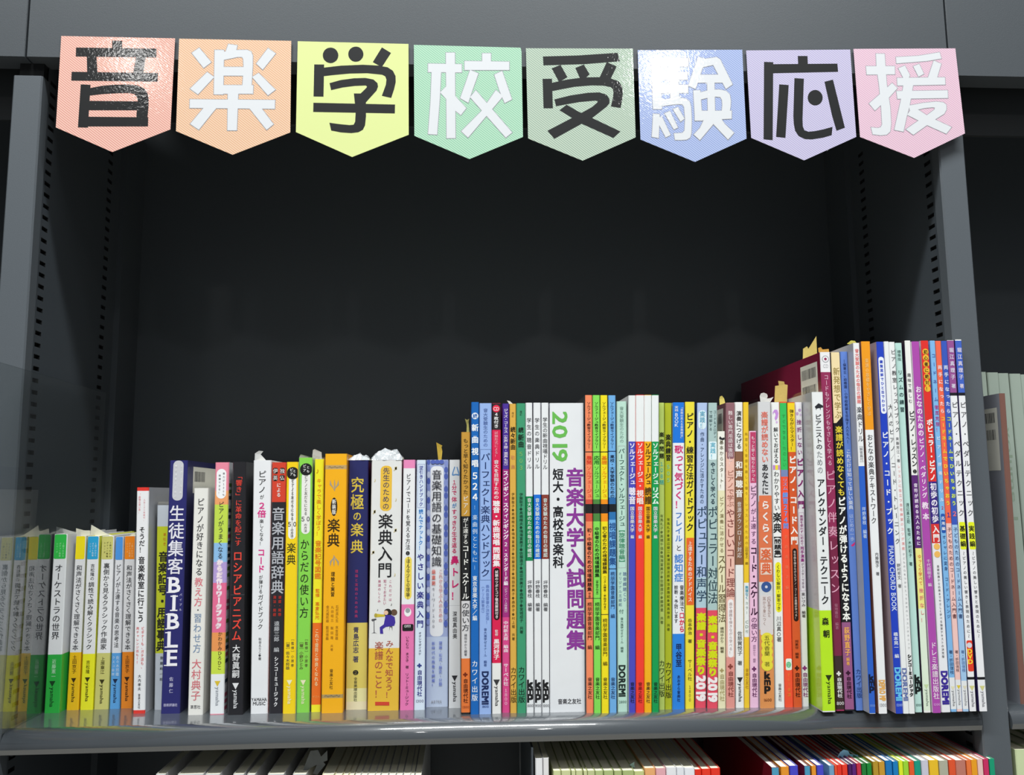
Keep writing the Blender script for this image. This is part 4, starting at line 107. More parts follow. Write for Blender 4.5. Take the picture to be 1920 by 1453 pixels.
('blue topped slim large-format book with lime katakana and pale blue lower half',-9.1,305.0,[369.893,0.0143,374.6534,0.0147],178,'a6ccf0','6a8ac0',0,0,'',[(149.6,305.0,'3a5ac0'),(1.9,24.1,'eceef0')],[],[('両手になったら','dce6fa',241.6,285.2,3.8,0.5,0.04,'v'),('コードネーム','d8ee5a',207.9,240.9,3.8,0.5,0.04,'v'),('でひいちゃおう','d8ee5a',164.3,207.5,3.8,0.5,0.05,'v'),('２','f07880',154.1,163.2,4.8,0.5,0.05,'v'),('子どものためのコードネーム入門書','2c4a80',73.0,148.0,3.6,0.5,0,'v'),('著・折田信枝','5a7ab0',31.0,48.4,2.9,0.5,0,'v'),('▼','e4dcc0',17.3,20.2,3.3,0.5,0,'t'),('yamaha','9a9a9e',4.4,16.9,2.4,0.5,0,'r')],[]),
('white piano pedal book with mauve top block,yellow tag and red DVD sticker',-8.8,305.6,[375.6789,0.0126,381.3093,0.0147],178,'f3f3f6','3a2c66',0,0,'',[(260.4,305.3,'9a5296'),(257.8,260.4,'1a1824'),(24.8,26.9,'14141a')],[('rr',0.08,0.95,129.2,151.8,'eaf22a'),('rr',0.1,0.95,31.3,55.9,'e8402a'),('ci',0.5,52.0,2.2,2.2,'d8d8e0')],[('堀江真理子','e4dcf0',271.0,300.0,4.1,0.5,0.03,'v'),('著','e4dcf0',263.5,268.7,3.8,0.5,0.03,'v'),('ピアノ・ペダルテクニック','4a4a50',155.2,254.1,5.5,0.5,0,'v'),('基礎編','2a2a1a',130.8,149.5,4.8,0.5,0.04,'v'),('〜ピアノの美しい響きと表現のために〜','5a5a60',57.4,128.1,2.9,0.5,0,'v'),('DVD','fbdc3a',36.9,49.3,3.6,0.5,0.05,'v'),('▼','d8d48a',16.3,20.0,4.3,0.5,0,'t'),('yamaha','8a8a90',3.2,15.7,3.1,0.5,0,'r')],[]),
('white piano pedal book with royal blue top block,rightmost of the row',-9.8,306.1,[383.4192,0.0091,389.8989,0.0065],178,'f3f3f6','32285e',0,0,'',[(260.3,305.1,'4466c8'),(257.7,260.3,'1a1824'),(24.8,26.9,'14141a')],[('rr',0.08,0.95,129.2,151.7,'eaf22a')],[('堀江真理子','e4dcf0',270.9,299.9,4.1,0.5,0.03,'v'),('著','e4dcf0',263.4,268.5,3.8,0.5,0.03,'v'),('ピアノ・ペダルテクニック','4a4a50',155.1,253.9,5.5,0.5,0,'v'),('実践編','2a2a1a',130.7,149.5,4.8,0.5,0.04,'v'),('〜ピアノの美しい響きと表現のために〜','5a5a60',57.5,128.0,2.9,0.5,0,'v'),('▼','d8d48a',16.3,20.0,4.3,0.5,0,'t'),('yamaha','8a8a90',3.3,15.7,3.1,0.5,0,'r')],[])]
FLAGS=[
('salmon red striped paper pennant with a black character,first of the eight on the header','音',[(-372.7,565.3),(-278.6,565.4),(-279.3,484.2),(-325.8,463.7),(-372.6,484.4)],'e89a90','fbd6c4','1d1d20',[[(-330.6,562.2),(-322.3,562.1),(-322.0,554.2),(-330.2,554.0)],[(-360.0,555.2),(-293.6,555.8),(-293.4,547.7),(-359.8,547.2)],[(-350.8,548.0),(-342.9,548.2),(-341.2,532.5),(-349.7,533.1)],[(-310.3,548.2),(-302.2,547.9),(-303.6,533.3),(-312.0,533.5)],[(-362.4,533.5),(-291.5,534.0),(-291.5,526.2),(-362.3,525.7)],[(-354.4,522.5),(-346.4,522.3),(-346.6,484.6),(-354.7,484.7)],[(-347.9,519.1),(-336.5,521.7),(-326.4,522.8),(-314.8,523.2),(-307.6,522.4),(-302.4,520.0),(-299.5,516.2),(-298.2,510.7),(-298.0,503.7),(-298.4,495.1),(-299.0,492.0),(-307.3,491.9),(-307.6,497.3),(-306.9,508.2),(-307.8,512.1),(-310.1,514.8),(-314.5,515.7),(-323.2,515.3),(-336.1,514.3),(-347.5,512.6)],[(-347.6,508.1),(-306.2,508.4),(-306.6,500.6),(-347.6,499.8)],[(-347.6,494.1),(-297.8,494.5),(-297.7,486.5),(-347.2,485.6)]]),
('peach orange striped paper pennant with a white character','楽',[(-275.2,565.2),(-181.1,565.4),(-180.0,483.2),(-227.3,462.8),(-274.6,482.8)],'eeb48c','f8dcc0','f4f5f8',[[(-233.9,561.2),(-226.3,560.2),(-227.5,553.2),(-236.1,553.8)],[(-245.2,555.6),(-237.4,555.7),(-236.7,515.7),(-244.5,515.7)],[(-238.1,554.1),(-226.0,556.0),(-217.9,556.3),(-214.5,554.7),(-213.1,551.1),(-212.9,540.8),(-213.4,523.4),(-221.0,523.2),(-220.5,540.6),(-221.0,547.8),(-222.1,549.7),(-225.8,549.6),(-237.9,546.6)],[(-238.0,540.4),(-219.6,540.8),(-219.8,532.9),(-237.8,532.6)],[(-237.5,524.2),(-211.9,524.6),(-211.9,516.9),(-237.2,516.4)],[(-264.2,552.5),(-258.1,557.3),(-247.6,544.4),(-253.8,539.1)],[(-250.7,535.6),(-244.7,531.2),(-257.7,515.4),(-264.4,520.4)],[(-200.5,558.2),(-193.9,553.5),(-204.4,538.6),(-210.0,544.0)],[(-207.7,535.7),(-193.3,520.8),(-199.4,515.6),(-213.1,531.9)],[(-264.2,511.0),(-193.4,511.7),(-193.4,503.8),(-264.1,503.3)],[(-232.9,517.1),(-224.2,517.2),(-224.4,484.1),(-232.2,484.0)],[(-251.8,504.6),(-241.2,504.7),(-255.8,484.2),(-263.1,489.2)],[(-215.6,505.2),(-205.4,505.4),(-194.1,490.1),(-199.7,485.0)]]),
('plain pale yellow paper pennant with a black character','学',[(-175.6,565.2),(-81.1,564.9),(-80.4,482.8),(-127.9,462.3),(-175.3,483.6)],'eaf4a4','eaf4a4','1d1d20',[[(-103.9,561.2),(-96.0,556.3),(-103.8,543.1),(-111.5,547.6)],[(-161.2,544.4),(-152.8,544.5),(-152.8,515.5),(-161.2,515.5)],[(-153.5,541.6),(-138.6,543.8),(-119.9,545.0),(-107.2,544.6),(-98.9,543.2),(-94.3,540.1),(-92.0,535.4),(-91.8,529.8),(-93.1,523.4),(-95.5,515.5),(-103.5,517.2),(-100.2,527.2),(-99.7,532.0),(-100.7,534.8),(-103.3,536.3),(-116.1,537.4),(-131.0,536.8),(-145.9,535.0),(-153.4,533.9)],[(-147.9,527.8),(-138.4,530.8),(-127.2,532.6),(-117.5,533.1),(-110.8,531.8),(-107.4,528.7),(-106.8,525.5),(-108.0,521.9),(-118.0,509.8),(-126.2,509.6),(-127.2,518.9),(-121.5,519.0),(-116.7,524.1),(-116.1,525.3),(-117.4,526.3),(-126.4,525.7),(-136.8,524.1),(-146.5,521.5)],[(-161.2,509.9),(-92.2,509.6),(-92.3,501.6),(-161.2,501.7)],[(-126.0,510.8),(-116.9,511.0),(-116.7,498.4),(-117.4,490.5),(-119.2,486.5),(-122.9,484.3),(-128.8,483.4),(-137.7,483.9),(-145.8,485.4),(-147.4,492.3),(-137.8,491.1),(-130.4,490.5),(-127.0,490.9),(-125.8,493.5),(-125.5,500.6)],[(-140.9,553.1),(-141.1,551.5),(-141.5,550.0),(-142.3,548.7),(-143.3,547.6),(-144.6,546.7),(-145.9,546.1),(-147.4,545.9),(-148.9,546.1),(-150.3,546.6),(-151.5,547.4),(-152.6,548.5),(-153.4,549.8),(-153.9,551.3),(-154.1,552.8),(-154.0,554.4),(-153.5,555.9),(-152.8,557.3),(-151.7,558.4),(-150.5,559.3),(-149.1,559.8),(-147.7,560.0),(-146.2,559.9),(-144.8,559.4),(-143.5,558.6),(-142.5,557.5),(-141.7,556.2),(-141.1,554.7)],[(-119.6,554.6),(-119.7,553.1),(-120.2,551.6),(-121.0,550.3),(-122.0,549.2),(-123.2,548.3),(-124.5,547.8),(-126.0,547.6),(-127.4,547.7),(-128.8,548.2),(-130.0,549.0),(-131.0,550.1),(-131.8,551.4),(-132.3,552.8),(-132.5,554.4),(-132.4,555.9),(-131.9,557.4),(-131.2,558.7),(-130.2,559.8),(-128.9,560.7),(-127.6,561.2),(-126.1,561.4),(-124.7,561.3),(-123.3,560.8),(-122.1,560.0),(-121.1,558.9),(-120.3,557.6),(-119.8,556.2)]]),
('mint green striped paper pennant with a white character','校',[(-76.5,564.2),(16.0,563.7),(16.8,559.9),(17.2,482.4),(-28.8,461.9),(-75.6,481.9)],'96cfae','c8ecd2','f4f5f8',[[(-48.9,557.6),(-41.1,557.8),(-40.6,480.3),(-48.2,480.0)],[(-64.2,547.3),(-35.2,547.3),(-35.2,539.7),(-64.2,539.4)],[(-61.1,540.4),(-53.0,539.8),(-54.0,516.1),(-56.3,483.1),(-64.0,483.5),(-62.0,512.8)],[(-47.7,527.8),(-47.7,514.3),(-53.8,521.3)],[(-42.1,519.6),(-31.3,507.4),(-36.0,501.0),(-42.1,506.0)],[(-17.5,557.7),(-9.9,557.9),(-9.9,549.9),(-17.5,549.8)],[(-32.8,550.3),(6.0,550.5),(5.9,542.8),(-32.8,542.0)],[(-28.0,542.3),(-20.8,539.2),(-26.5,522.3),(-29.6,512.2),(-36.6,516.3),(-32.2,529.4)],[(-0.2,541.9),(8.0,516.1),(1.7,512.6),(-2.6,523.5),(-7.1,538.3)],[(-23.1,523.8),(7.9,486.2),(2.4,481.4),(-28.1,517.4)],[(-5.8,524.3),(0.4,518.8),(-29.9,480.9),(-35.7,486.5),(-18.6,504.8)]]),
('grey-green striped paper pennant with a black character','受',[(20.6,563.3),(114.8,565.1),(115.0,483.6),(68.4,461.9),(21.6,481.1)],'9cb4a4','d4e2ce','1d1d20',[[(35.4,556.0),(67.0,557.7),(101.1,560.9),(102.9,553.0),(71.5,549.7),(35.7,547.8)],[(42.9,545.2),(50.7,548.6),(56.5,537.4),(49.2,532.6)],[(63.6,546.0),(71.1,549.4),(76.0,540.4),(71.7,536.3),(67.6,536.2)],[(91.3,552.1),(100.0,548.2),(93.7,535.1),(84.0,536.1)],[(34.8,535.4),(43.0,535.7),(43.4,508.7),(35.3,508.6)],[(42.3,531.8),(55.8,535.1),(70.5,537.5),(84.4,538.0),(94.5,537.0),(101.4,534.5),(104.4,529.6),(104.8,523.2),(104.0,516.7),(102.5,510.1),(94.0,511.3),(95.7,518.2),(96.6,523.8),(96.2,527.1),(94.3,529.0),(88.1,530.3),(77.3,530.3),(62.6,528.7),(51.1,526.2),(42.2,524.2)],[(44.8,516.8),(58.7,520.7),(74.1,523.4),(84.1,524.0),(90.3,522.1),(93.1,518.1),(92.8,514.1),(90.0,510.8),(77.5,500.6),(44.2,481.1),(38.4,488.3),(59.8,500.2),(68.3,505.0),(77.7,510.6),(82.2,514.7),(82.6,516.1),(80.1,516.4),(66.2,514.8),(55.4,512.6),(46.2,510.6)],[(55.4,512.2),(64.5,506.7),(101.8,488.7),(95.5,482.7),(68.9,494.8),(49.1,507.0)]]),
('periwinkle blue striped paper pennant with a white character and glare at its corner','験',[(119.0,563.8),(212.5,566.3),(212.7,484.0),(166.3,462.2),(119.2,481.7)],'93a8dc','c4d0f4','f4f5f8',[[(130.7,556.2),(138.3,556.4),(138.8,509.7),(130.9,509.4)],[(130.7,556.4),(164.0,557.4),(163.7,549.4),(130.7,548.7)],[(146.5,549.6),(154.3,549.8),(154.4,515.2),(146.6,515.1)],[(130.9,543.6),(162.6,544.2),(162.4,537.1),(130.9,536.5)],[(130.9,531.8),(162.8,532.4),(162.5,524.9),(130.9,524.1)],[(138.3,518.1),(154.0,520.5),(160.2,519.8),(163.6,517.0),(164.6,512.2),(164.8,500.9),(164.0,488.0),(162.8,484.0),(159.6,482.1),(155.0,481.7),(149.4,481.7),(148.6,487.7),(156.0,488.2),(158.0,490.3),(158.9,500.8),(158.4,512.0),(156.9,514.3),(152.2,514.4),(138.1,512.3)],[(130.9,505.3),(136.7,505.0),(135.1,483.1),(129.1,484.2)],[(135.9,502.0),(138.6,502.8),(145.7,486.1),(141.3,483.8),(135.7,495.5)],[(140.9,505.9),(145.8,507.9),(152.4,493.0),(148.7,491.1)],[(148.5,509.8),(152.9,511.8),(158.4,501.2),(154.9,498.3)],[(172.6,558.8),(178.8,556.9),(189.1,558.8),(192.2,556.8),(202.4,533.6),(196.2,529.2),(185.7,551.3),(176.5,549.0),(169.1,528.6),(162.8,531.6)],[(173.5,542.0),(190.0,542.4),(193.7,535.0),(170.9,534.5)],[(179.7,535.2),(186.2,535.3),(185.6,501.2),(179.2,501.1)],[(167.1,527.2),(173.2,527.7),(174.3,499.6),(167.6,499.5)],[(172.1,525.3),(180.8,527.9),(190.3,528.7),(196.5,527.4),(199.5,524.2),(200.2,518.5),(199.7,512.8),(198.4,507.1),(191.4,507.0),(192.4,514.3),(192.2,519.2),(190.8,521.6),(186.9,521.9),(180.6,521.0),(171.9,518.6)],[(167.6,508.6),(200.6,509.3),(200.1,501.9),(173.5,500.0),(167.4,499.6)],[(175.9,501.5),(183.7,501.6),(183.5,496.3),(171.3,481.8),(166.0,486.8),(171.7,492.9)],[(182.0,498.7),(182.2,502.0),(190.8,502.1),(193.7,497.3),(201.8,489.0),(196.2,482.7)]]),
('pale lilac striped paper pennant with a black character','応',[(216.0,565.7),(310.5,568.7),(311.1,487.2),(263.2,465.0),(216.9,484.8)],'bab2dc','dcd6ec','1d1d20',[[(231.6,555.3),(239.9,555.2),(235.9,482.9),(227.8,483.6)],[(239.2,553.3),(298.0,555.1),(298.2,547.4),(238.8,544.8)],[(262.4,561.5),(271.2,561.7),(271.1,552.7),(262.3,552.5)],[(244.3,534.6),(252.8,534.1),(247.4,485.2),(239.1,486.0)],[(258.3,540.7),(266.8,540.3),(263.6,502.6),(263.5,496.1),(264.7,492.5),(268.2,491.2),(273.7,491.8),(281.8,493.6),(290.2,496.1),(289.0,488.4),(281.3,486.0),(271.0,484.2),(264.7,484.4),(259.3,487.1),(256.4,491.9),(255.5,498.4),(255.5,505.7)],[(285.3,537.8),(293.1,540.0),(301.3,495.5),(293.6,492.5),(290.4,506.3)],[(282.8,522.9),(282.6,521.3),(282.0,519.8),(281.1,518.4),(280.0,517.2),(278.6,516.4),(277.2,515.8),(275.7,515.6),(274.2,515.7),(272.8,516.3),(271.5,517.1),(270.5,518.2),(269.8,519.6),(269.4,521.1),(269.3,522.7),(269.6,524.3),(270.1,525.8),(271.0,527.2),(272.2,528.4),(273.5,529.2),(274.9,529.8),(276.5,530.0),(278.0,529.9),(279.4,529.4),(280.6,528.5),(281.6,527.4),(282.3,526.0),(282.8,524.5)]]),
('pink striped paper pennant with a white character,last of the eight on the header','援',[(313.6,569.4),(407.6,572.0),(410.3,492.0),(362.3,468.7),(314.6,487.2)],'e4b4cc','f4d8e6','f4f5f8',[[(333.8,565.3),(341.8,565.3),(341.9,536.8),(343.6,515.5),(343.5,499.9),(342.1,492.5),(338.8,489.6),(333.2,488.9),(326.1,489.7),(324.9,496.2),(331.2,495.6),(333.7,496.5),(335.1,498.9),(335.3,515.3),(334.7,536.7),(333.5,553.2)],[(323.9,553.2),(350.3,553.8),(350.0,546.0),(324.1,545.2)],[(346.9,537.9),(351.4,533.1),(342.7,523.7),(329.5,511.8),(324.5,518.2),(334.9,527.2)],[(352.0,562.4),(372.9,564.1),(392.7,567.9),(393.9,561.9),(380.7,559.3),(352.0,556.3)],[(353.4,551.8),(359.7,554.6),(363.7,545.6),(362.5,543.1),(357.3,543.0)],[(367.3,554.0),(373.0,556.4),(376.7,547.1),(371.5,544.2)],[(386.6,559.8),(393.4,557.0),(388.5,543.6),(380.0,543.4)],[(351.6,542.8),(395.8,544.2),(395.7,537.3),(351.5,535.4)],[(350.2,530.4),(397.4,532.0),(397.2,524.7),(350.7,523.0)],[(357.3,537.2),(366.2,537.3),(361.6,517.4),(358.3,507.5),(354.1,492.6),(345.9,494.1),(353.8,522.2)],[(360.7,517.0),(373.8,519.7),(386.0,521.2),(392.5,520.6),(395.1,518.5),(395.0,513.9),(392.5,509.8),(383.6,504.3),(362.9,489.8),(356.4,494.8),(368.6,503.2),(377.1,508.7),(383.9,513.7),(384.4,515.6),(381.6,515.7),(374.3,514.8),(367.7,513.0),(361.2,512.5)],[(358.5,508.3),(362.9,514.2),(369.3,513.1),(375.8,508.7),(383.6,504.5),(398.4,497.6),(393.1,491.3),(375.6,499.2),(368.6,503.2)]])]
SLIPS=[
('grey translucent slip corner sticking up behind the leftmost green-banded pocket book',75,'b4b6b4',[(-394.9,147.2),(-395.1,154.7),(-386.3,152.0),(-375.4,148.4),(-374.7,146.8)]),
('white folded slip rising from the pocket book with plain yellow tab',75,'e4e2d0',[(-374.0,145.2),(-373.9,151.9),(-367.3,149.9),(-362.6,149.8),(-362.4,145.1)]),
('larger cream folded slip rising from the pocket book with sky blue tab',80,'eceadb',[(-364.1,144.5),(-362.8,154.6),(-350.1,146.6),(-343.2,144.3)]),
('cream slip corner beside the white red-edged paperback',80,'e8e4cf',[(-331.6,144.3),(-325.8,147.4),(-324.9,144.2)]),
('white curled order slip on top of the white book with hot pink words',50,'d6d7d9',[(-215.6,208.9),(-215.3,215.3),(-211.8,217.6),(-208.2,217.2),(-210.5,214.4),(-208.5,212.2),(-206.2,209.6),(-206.2,208.8)]),
('grey translucent tab rising from the thin lemon yellow book',60,'b8b6b4',[(-167.9,210.0),(-167.2,218.5),(-165.6,219.3),(-159.8,216.6),(-159.4,210.0)]),
('thin gold strip slip standing in the blue polka-dot book',50,'d2b040',[(-56.4,208.4),(-57.6,220.2),(-58.1,224.0),(-52.7,221.1),(-53.6,220.1),(-52.8,216.1),(-53.6,208.4)]),
('tiny yellow twisted slip above the slim book with gold top',30,'c8c070',[(-31.5,231.7),(-31.4,237.5),(-32.9,243.0),(-31.2,242.0),(-29.2,243.0),(-29.9,240.2),(-29.1,231.7)]),
('small white curled slip above the mustard gold spine',35,'dfe0dc',[(3.8,259.5),(6.4,258.9),(9.1,256.5),(5.7,256.5)]),
('yellow rounded slip standing in the salmon pink book',50,'d8c86a',[(197.4,255.9),(197.1,262.0),(197.7,264.3),(199.4,264.8),(201.4,262.6),(202.4,259.3),(202.4,255.9)]),
('white ball-shaped crumpled slip on top of the silver-grey and orange book',40,'d4d6d8',[(231.7,257.0),(230.8,263.3),(231.8,265.7),(234.3,266.4),(237.4,265.2),(238.2,263.3),(237.5,261.2),(240.4,261.5),(243.6,262.7),(240.9,258.4),(240.2,257.0)]),
('broad tan slip sticking up from the green-topped tall book',50,'c8ae62',[(248.0,259.1),(248.9,273.7),(252.5,274.2),(251.7,278.3),(257.3,277.6),(257.8,275.2),(260.7,274.7),(259.7,259.0)]),
('tall notched tan slip at the back of the maroon large-format book',70,'cbb566',[(284.4,297.1),(285.2,311.6),(289.0,313.9),(290.5,311.6),(298.2,323.5),(298.9,304.5)]),
('small orange slip just behind the maroon book spine top',40,'d8a24a',[(287.4,302.6),(286.8,307.1),(289.2,307.9),(291.1,305.8),(296.8,306.4),(297.4,302.6)]),
('yellow-green slip curl behind the white book with salmon heading',60,'d0c660',[(323.4,314.8),(327.2,317.7),(330.9,317.5),(333.4,314.8),(332.2,312.8)]),
('white slip curl between the mid blue and white large-format books',60,'dcdbd6',[(313.5,309.1),(321.5,309.9),(330.0,315.2),(329.7,310.1),(321.4,307.8),(315.0,307.5)]),
('white slip corner behind the coral red topped book',60,'e2e4e4',[(402.7,316.9),(409.4,321.1),(412.4,318.0),(412.3,316.9)]),
('pale blue twisted ribbon slip on the coloured books of the lower shelf',14,'8cc8ea',[(271.8,-40.8),(275.4,-35.4),(278.2,-33.2),(282.1,-34.3),(283.9,-37.4),(291.7,-38.5),(293.6,-40.1),(283.7,-40.5),(279.9,-38.7),(277.1,-40.6)]),
('teal curl of slip left of the pale blue ribbon slip on the lower shelf',20,'74a4b4',[(263.8,-42.4),(268.6,-40.4),(271.9,-40.1),(270.7,-37.0),(273.0,-39.5),(272.4,-42.2),(267.7,-43.3)]),
('bluish curl of paper among the pale green books of the lower shelf',14,'88a4a8',[(99.9,-40.8),(104.0,-38.5),(103.9,-41.8),(104.8,-43.3),(102.3,-43.2)]),
('crinkled clear sleeve scrap above the cream books on the lower shelf',16,'6c7072',[(-163.4,-41.4),(-156.6,-23.5),(-150.6,-23.1),(-148.3,-28.5),(-143.4,-23.9),(-143.3,-31.8),(-146.6,-32.8),(-144.9,-35.0),(-151.3,-42.7),(-154.6,-41.6),(-151.5,-34.8),(-158.0,-37.8)])]
LOWER=[(209.8,215.5,-39.2,-9,'4ea0c4','7c1426'),(217.2,223.7,-38.9,-9,'f09a28','f09a28'),(224.4,231.1,-38.4,-9,'4848cc','4848cc'),(236.4,240.8,-38.7,-9,'4a9ec4','7c1426'),(242.1,245.6,-38.9,-9,'f09a28','f09a28'),(246.5,251.8,-38.5,-9,'4848cc','4848cc'),(256.4,260.4,-39.0,-9,'74a4c8','74a4c8'),(260.8,262.7,-38.9,-9,'f4522c','f4522c'),(263.0,266.4,-38.6,-9,'ee3420','ee3420'),(267.1,271.3,-38.6,-9,'f23a24','f23a24'),(271.9,274.7,-38.5,-9,'4a1460','4a1460'),(275.1,278.3,-38.3,-9,'5a1a78','5a1a78'),(279.0,282.4,-38.0,-9,'cc2c48','cc2c48'),(283.0,286.6,-38.2,-9,'1c7e34','1c7e34'),(287.3,291.1,-38.1,-9,'168a34','168a34'),(292.4,296.7,-36.9,-9,'bc962a','bc962a'),(297.3,302.0,-37.2,-9,'d09c30','d09c30'),(302.7,308.1,-36.4,-9,'1478c0','1478c0'),(308.8,312.9,-37.3,-9,'0c80c4','0c80c4'),(313.6,316.8,-37.0,-9,'e6f42c','e6f42c'),(317.4,321.6,-37.3,-9,'a2dc38','a2dc38'),(322.1,326.1,-37.6,-9,'f05c28','f05c28'),(326.4,331.5,-37.3,-9,'0c9e84','0c9e84'),(332.2,338.0,-37.0,-9,'d0cede','d0cede'),(338.9,346.3,-37.1,-9,'f2c428','f2c428'),(347.0,354.3,-37.6,-9,'b4b4a0','b4b4a0'),(355.0,360.5,-37.3,-9,'e8562c','e8562c'),(360.8,368.9,-37.7,-9,'c47c6c','c47c6c'),(369.6,373.4,-37.9,-9,'f07a3c','f07a3c'),(373.7,378.4,-37.6,-9,'f2a41c','f2a41c'),(378.9,383.2,-37.4,-9,'eec8c0','eec8c0'),(383.9,388.0,-37.3,-9,'d02c64','d02c64'),(388.7,393.0,-37.2,-9,'0e9c74','0e9c74'),(22.2,28.1,-30.7,2,'f0f0f2','f0f0f2'),(28.7,33.0,-30.5,2,'eceaea','eceaea'),(36.7,42.6,-40.4,2,'d6dca4','d6dca4'),(43.1,50.4,-40.5,2,'d4daa2','d4daa2'),(51.1,54.3,-40.7,2,'d6dca4','d6dca4'),(54.8,60.0,-40.8,2,'d2d8a0','d2d8a0'),(60.9,63.6,-41.0,2,'d4daa2','d4daa2'),(64.1,69.8,-41.1,2,'c8d098','c8d098'),(70.3,76.5,-41.3,2,'bccb8c','bccb8c'),(77.1,84.7,-41.4,2,'b4c484','b4c484'),(85.4,91.6,-41.7,2,'b4c282','b4c282'),(92.3,101.3,-41.8,2,'b0c07e','b0c07e'),(101.7,109.6,-42.6,2,'ccd490','ccd490'),(110.2,118.6,-40.4,2,'f2b274','f2b274'),(119.1,127.0,-40.7,2,'ecb0b8','ecb0b8'),(127.6,135.6,-40.3,2,'f0f0f4','f0f0f4'),(136.1,141.9,-40.5,2,'eceef4','eceef4'),(142.4,150.5,-41.1,2,'f0f2f8','f0f2f8'),(150.9,155.9,-42.5,2,'f0301a','f0301a'),(156.5,163.4,-42.2,2,'f43a22','f43a22'),(163.9,171.3,-41.9,2,'f03420','f03420'),(-272.7,-265.4,-34.8,2,'dcdcdc','dcdcdc'),(-256.1,-236.6,-35.3,2,'dcdcdc','dcdcdc'),(-235.0,-224.0,-35.8,2,'dcdcdc','dcdcdc'),(-213.8,-205.6,-36.4,2,'dcdcdc','dcdcdc'),(-203.1,-197.0,-36.7,2,'dcdcdc','dcdcdc'),(-187.2,-174.8,-37.1,2,'dcdcdc','dcdcdc'),(-167.9,-157.6,-37.6,2,'dcdcdc','dcdcdc'),(-145.2,-136.2,-38.6,2,'efe8c8','efe8c8'),(-135.5,-129.7,-38.9,2,'efe8c8','efe8c8'),(-129.0,-125.0,-39.1,2,'efe8c8','efe8c8'),(-124.4,-120.5,-39.2,2,'efe8c8','efe8c8'),(-119.6,-115.4,-39.3,2,'f0f0ec','f0f0ec'),(-114.8,-110.2,-39.4,2,'f0f0ec','f0f0ec'),(-109.6,-104.3,-39.6,2,'f0f0ec','f0f0ec'),(-103.8,-100.0,-39.7,2,'f0f0ec','f0f0ec'),(-99.3,-94.0,-39.9,2,'f0f0ec','f0f0ec'),(-93.3,-88.0,-40.0,2,'f0f0ec','f0f0ec'),(-87.4,-82.6,-40.2,2,'f0f0ec','f0f0ec'),(-81.9,-76.6,-40.3,2,'f0f0ec','f0f0ec'),(-76.3,-73.4,-40.5,2,'f0f0ec','f0f0ec'),(-72.7,-67.9,-40.6,2,'f0f0ec','f0f0ec')]
N_RIGHT,N_MID=33,54
# ------------------------------------------------------------ helpers
def lin(h):
    def f(c):
        c /= 255
        return c/12.92 if c <= .04045 else ((c+.055)/1.055)**2.4
    return tuple(f(int(h[k:k+2], 16)) for k in (0, 2, 4)) + (1,)
MATS = {}
def mat(key, hexc, rough=.4, coat=0., bump=0., bscale=300., spec=.5, metal=0., coat_rough=.1, coat_bump=False, coat_ior=1.5):
    k = (key, hexc)
    if k in MATS: return MATS[k]
    m = bpy.data.materials.new(key + '_' + hexc); m.use_nodes = True; nt = m.node_tree; b = nt.nodes['Principled BSDF']
    b.inputs['Roughness'].default_value = rough; b.inputs['Metallic'].default_value = metal
    b.inputs['Specular IOR Level'].default_value = spec
    if coat:
        b.inputs['Coat Weight'].default_value = coat; b.inputs['Coat IOR'].default_value = coat_ior; b.inputs['Coat Roughness'].default_value = coat_rough
    tc = nt.nodes.new('ShaderNodeTexCoord'); n = nt.nodes.new('ShaderNodeTexNoise'); n.inputs['Scale'].default_value = bscale
    nt.links.new(tc.outputs['Object'], n.inputs['Vector'])
    mx = nt.nodes.new('ShaderNodeMix'); mx.data_type = 'RGBA'; c = lin(hexc)
    mx.inputs[6].default_value = tuple(v*.96 for v in c[:3]) + (1,); mx.inputs[7].default_value = tuple(min(1, v*1.04) for v in c[:3]) + (1,)
    nt.links.new(n.outputs['Fac'], mx.inputs[0]); nt.links.new(mx.outputs[2], b.inputs['Base Color'])
    if bump:
        bp = nt.nodes.new('ShaderNodeBump'); bp.inputs['Strength'].default_value = bump; bp.inputs['Distance'].default_value = .001
        nt.links.new(n.outputs['Fac'], bp.inputs['Height'])
        nt.links.new(bp.outputs['Normal'], b.inputs['Coat Normal' if coat_bump else 'Normal'])
    MATS[k] = m; return m
def paper(h): return mat('cover_card', h, .42, .35, .0, 60, coat_rough=.16)
def ink(h): return mat('ink', h, .5, 0, 0, 60, spec=.3)
def pages(h='e9e4d2'): return mat('page_edges', h, .8, 0, .25, 900)
def paint(h, r=.38, coat=.0): return mat('shelf_paint', h, r, coat, .08, 1400, coat_rough=.07, coat_ior=2.1)
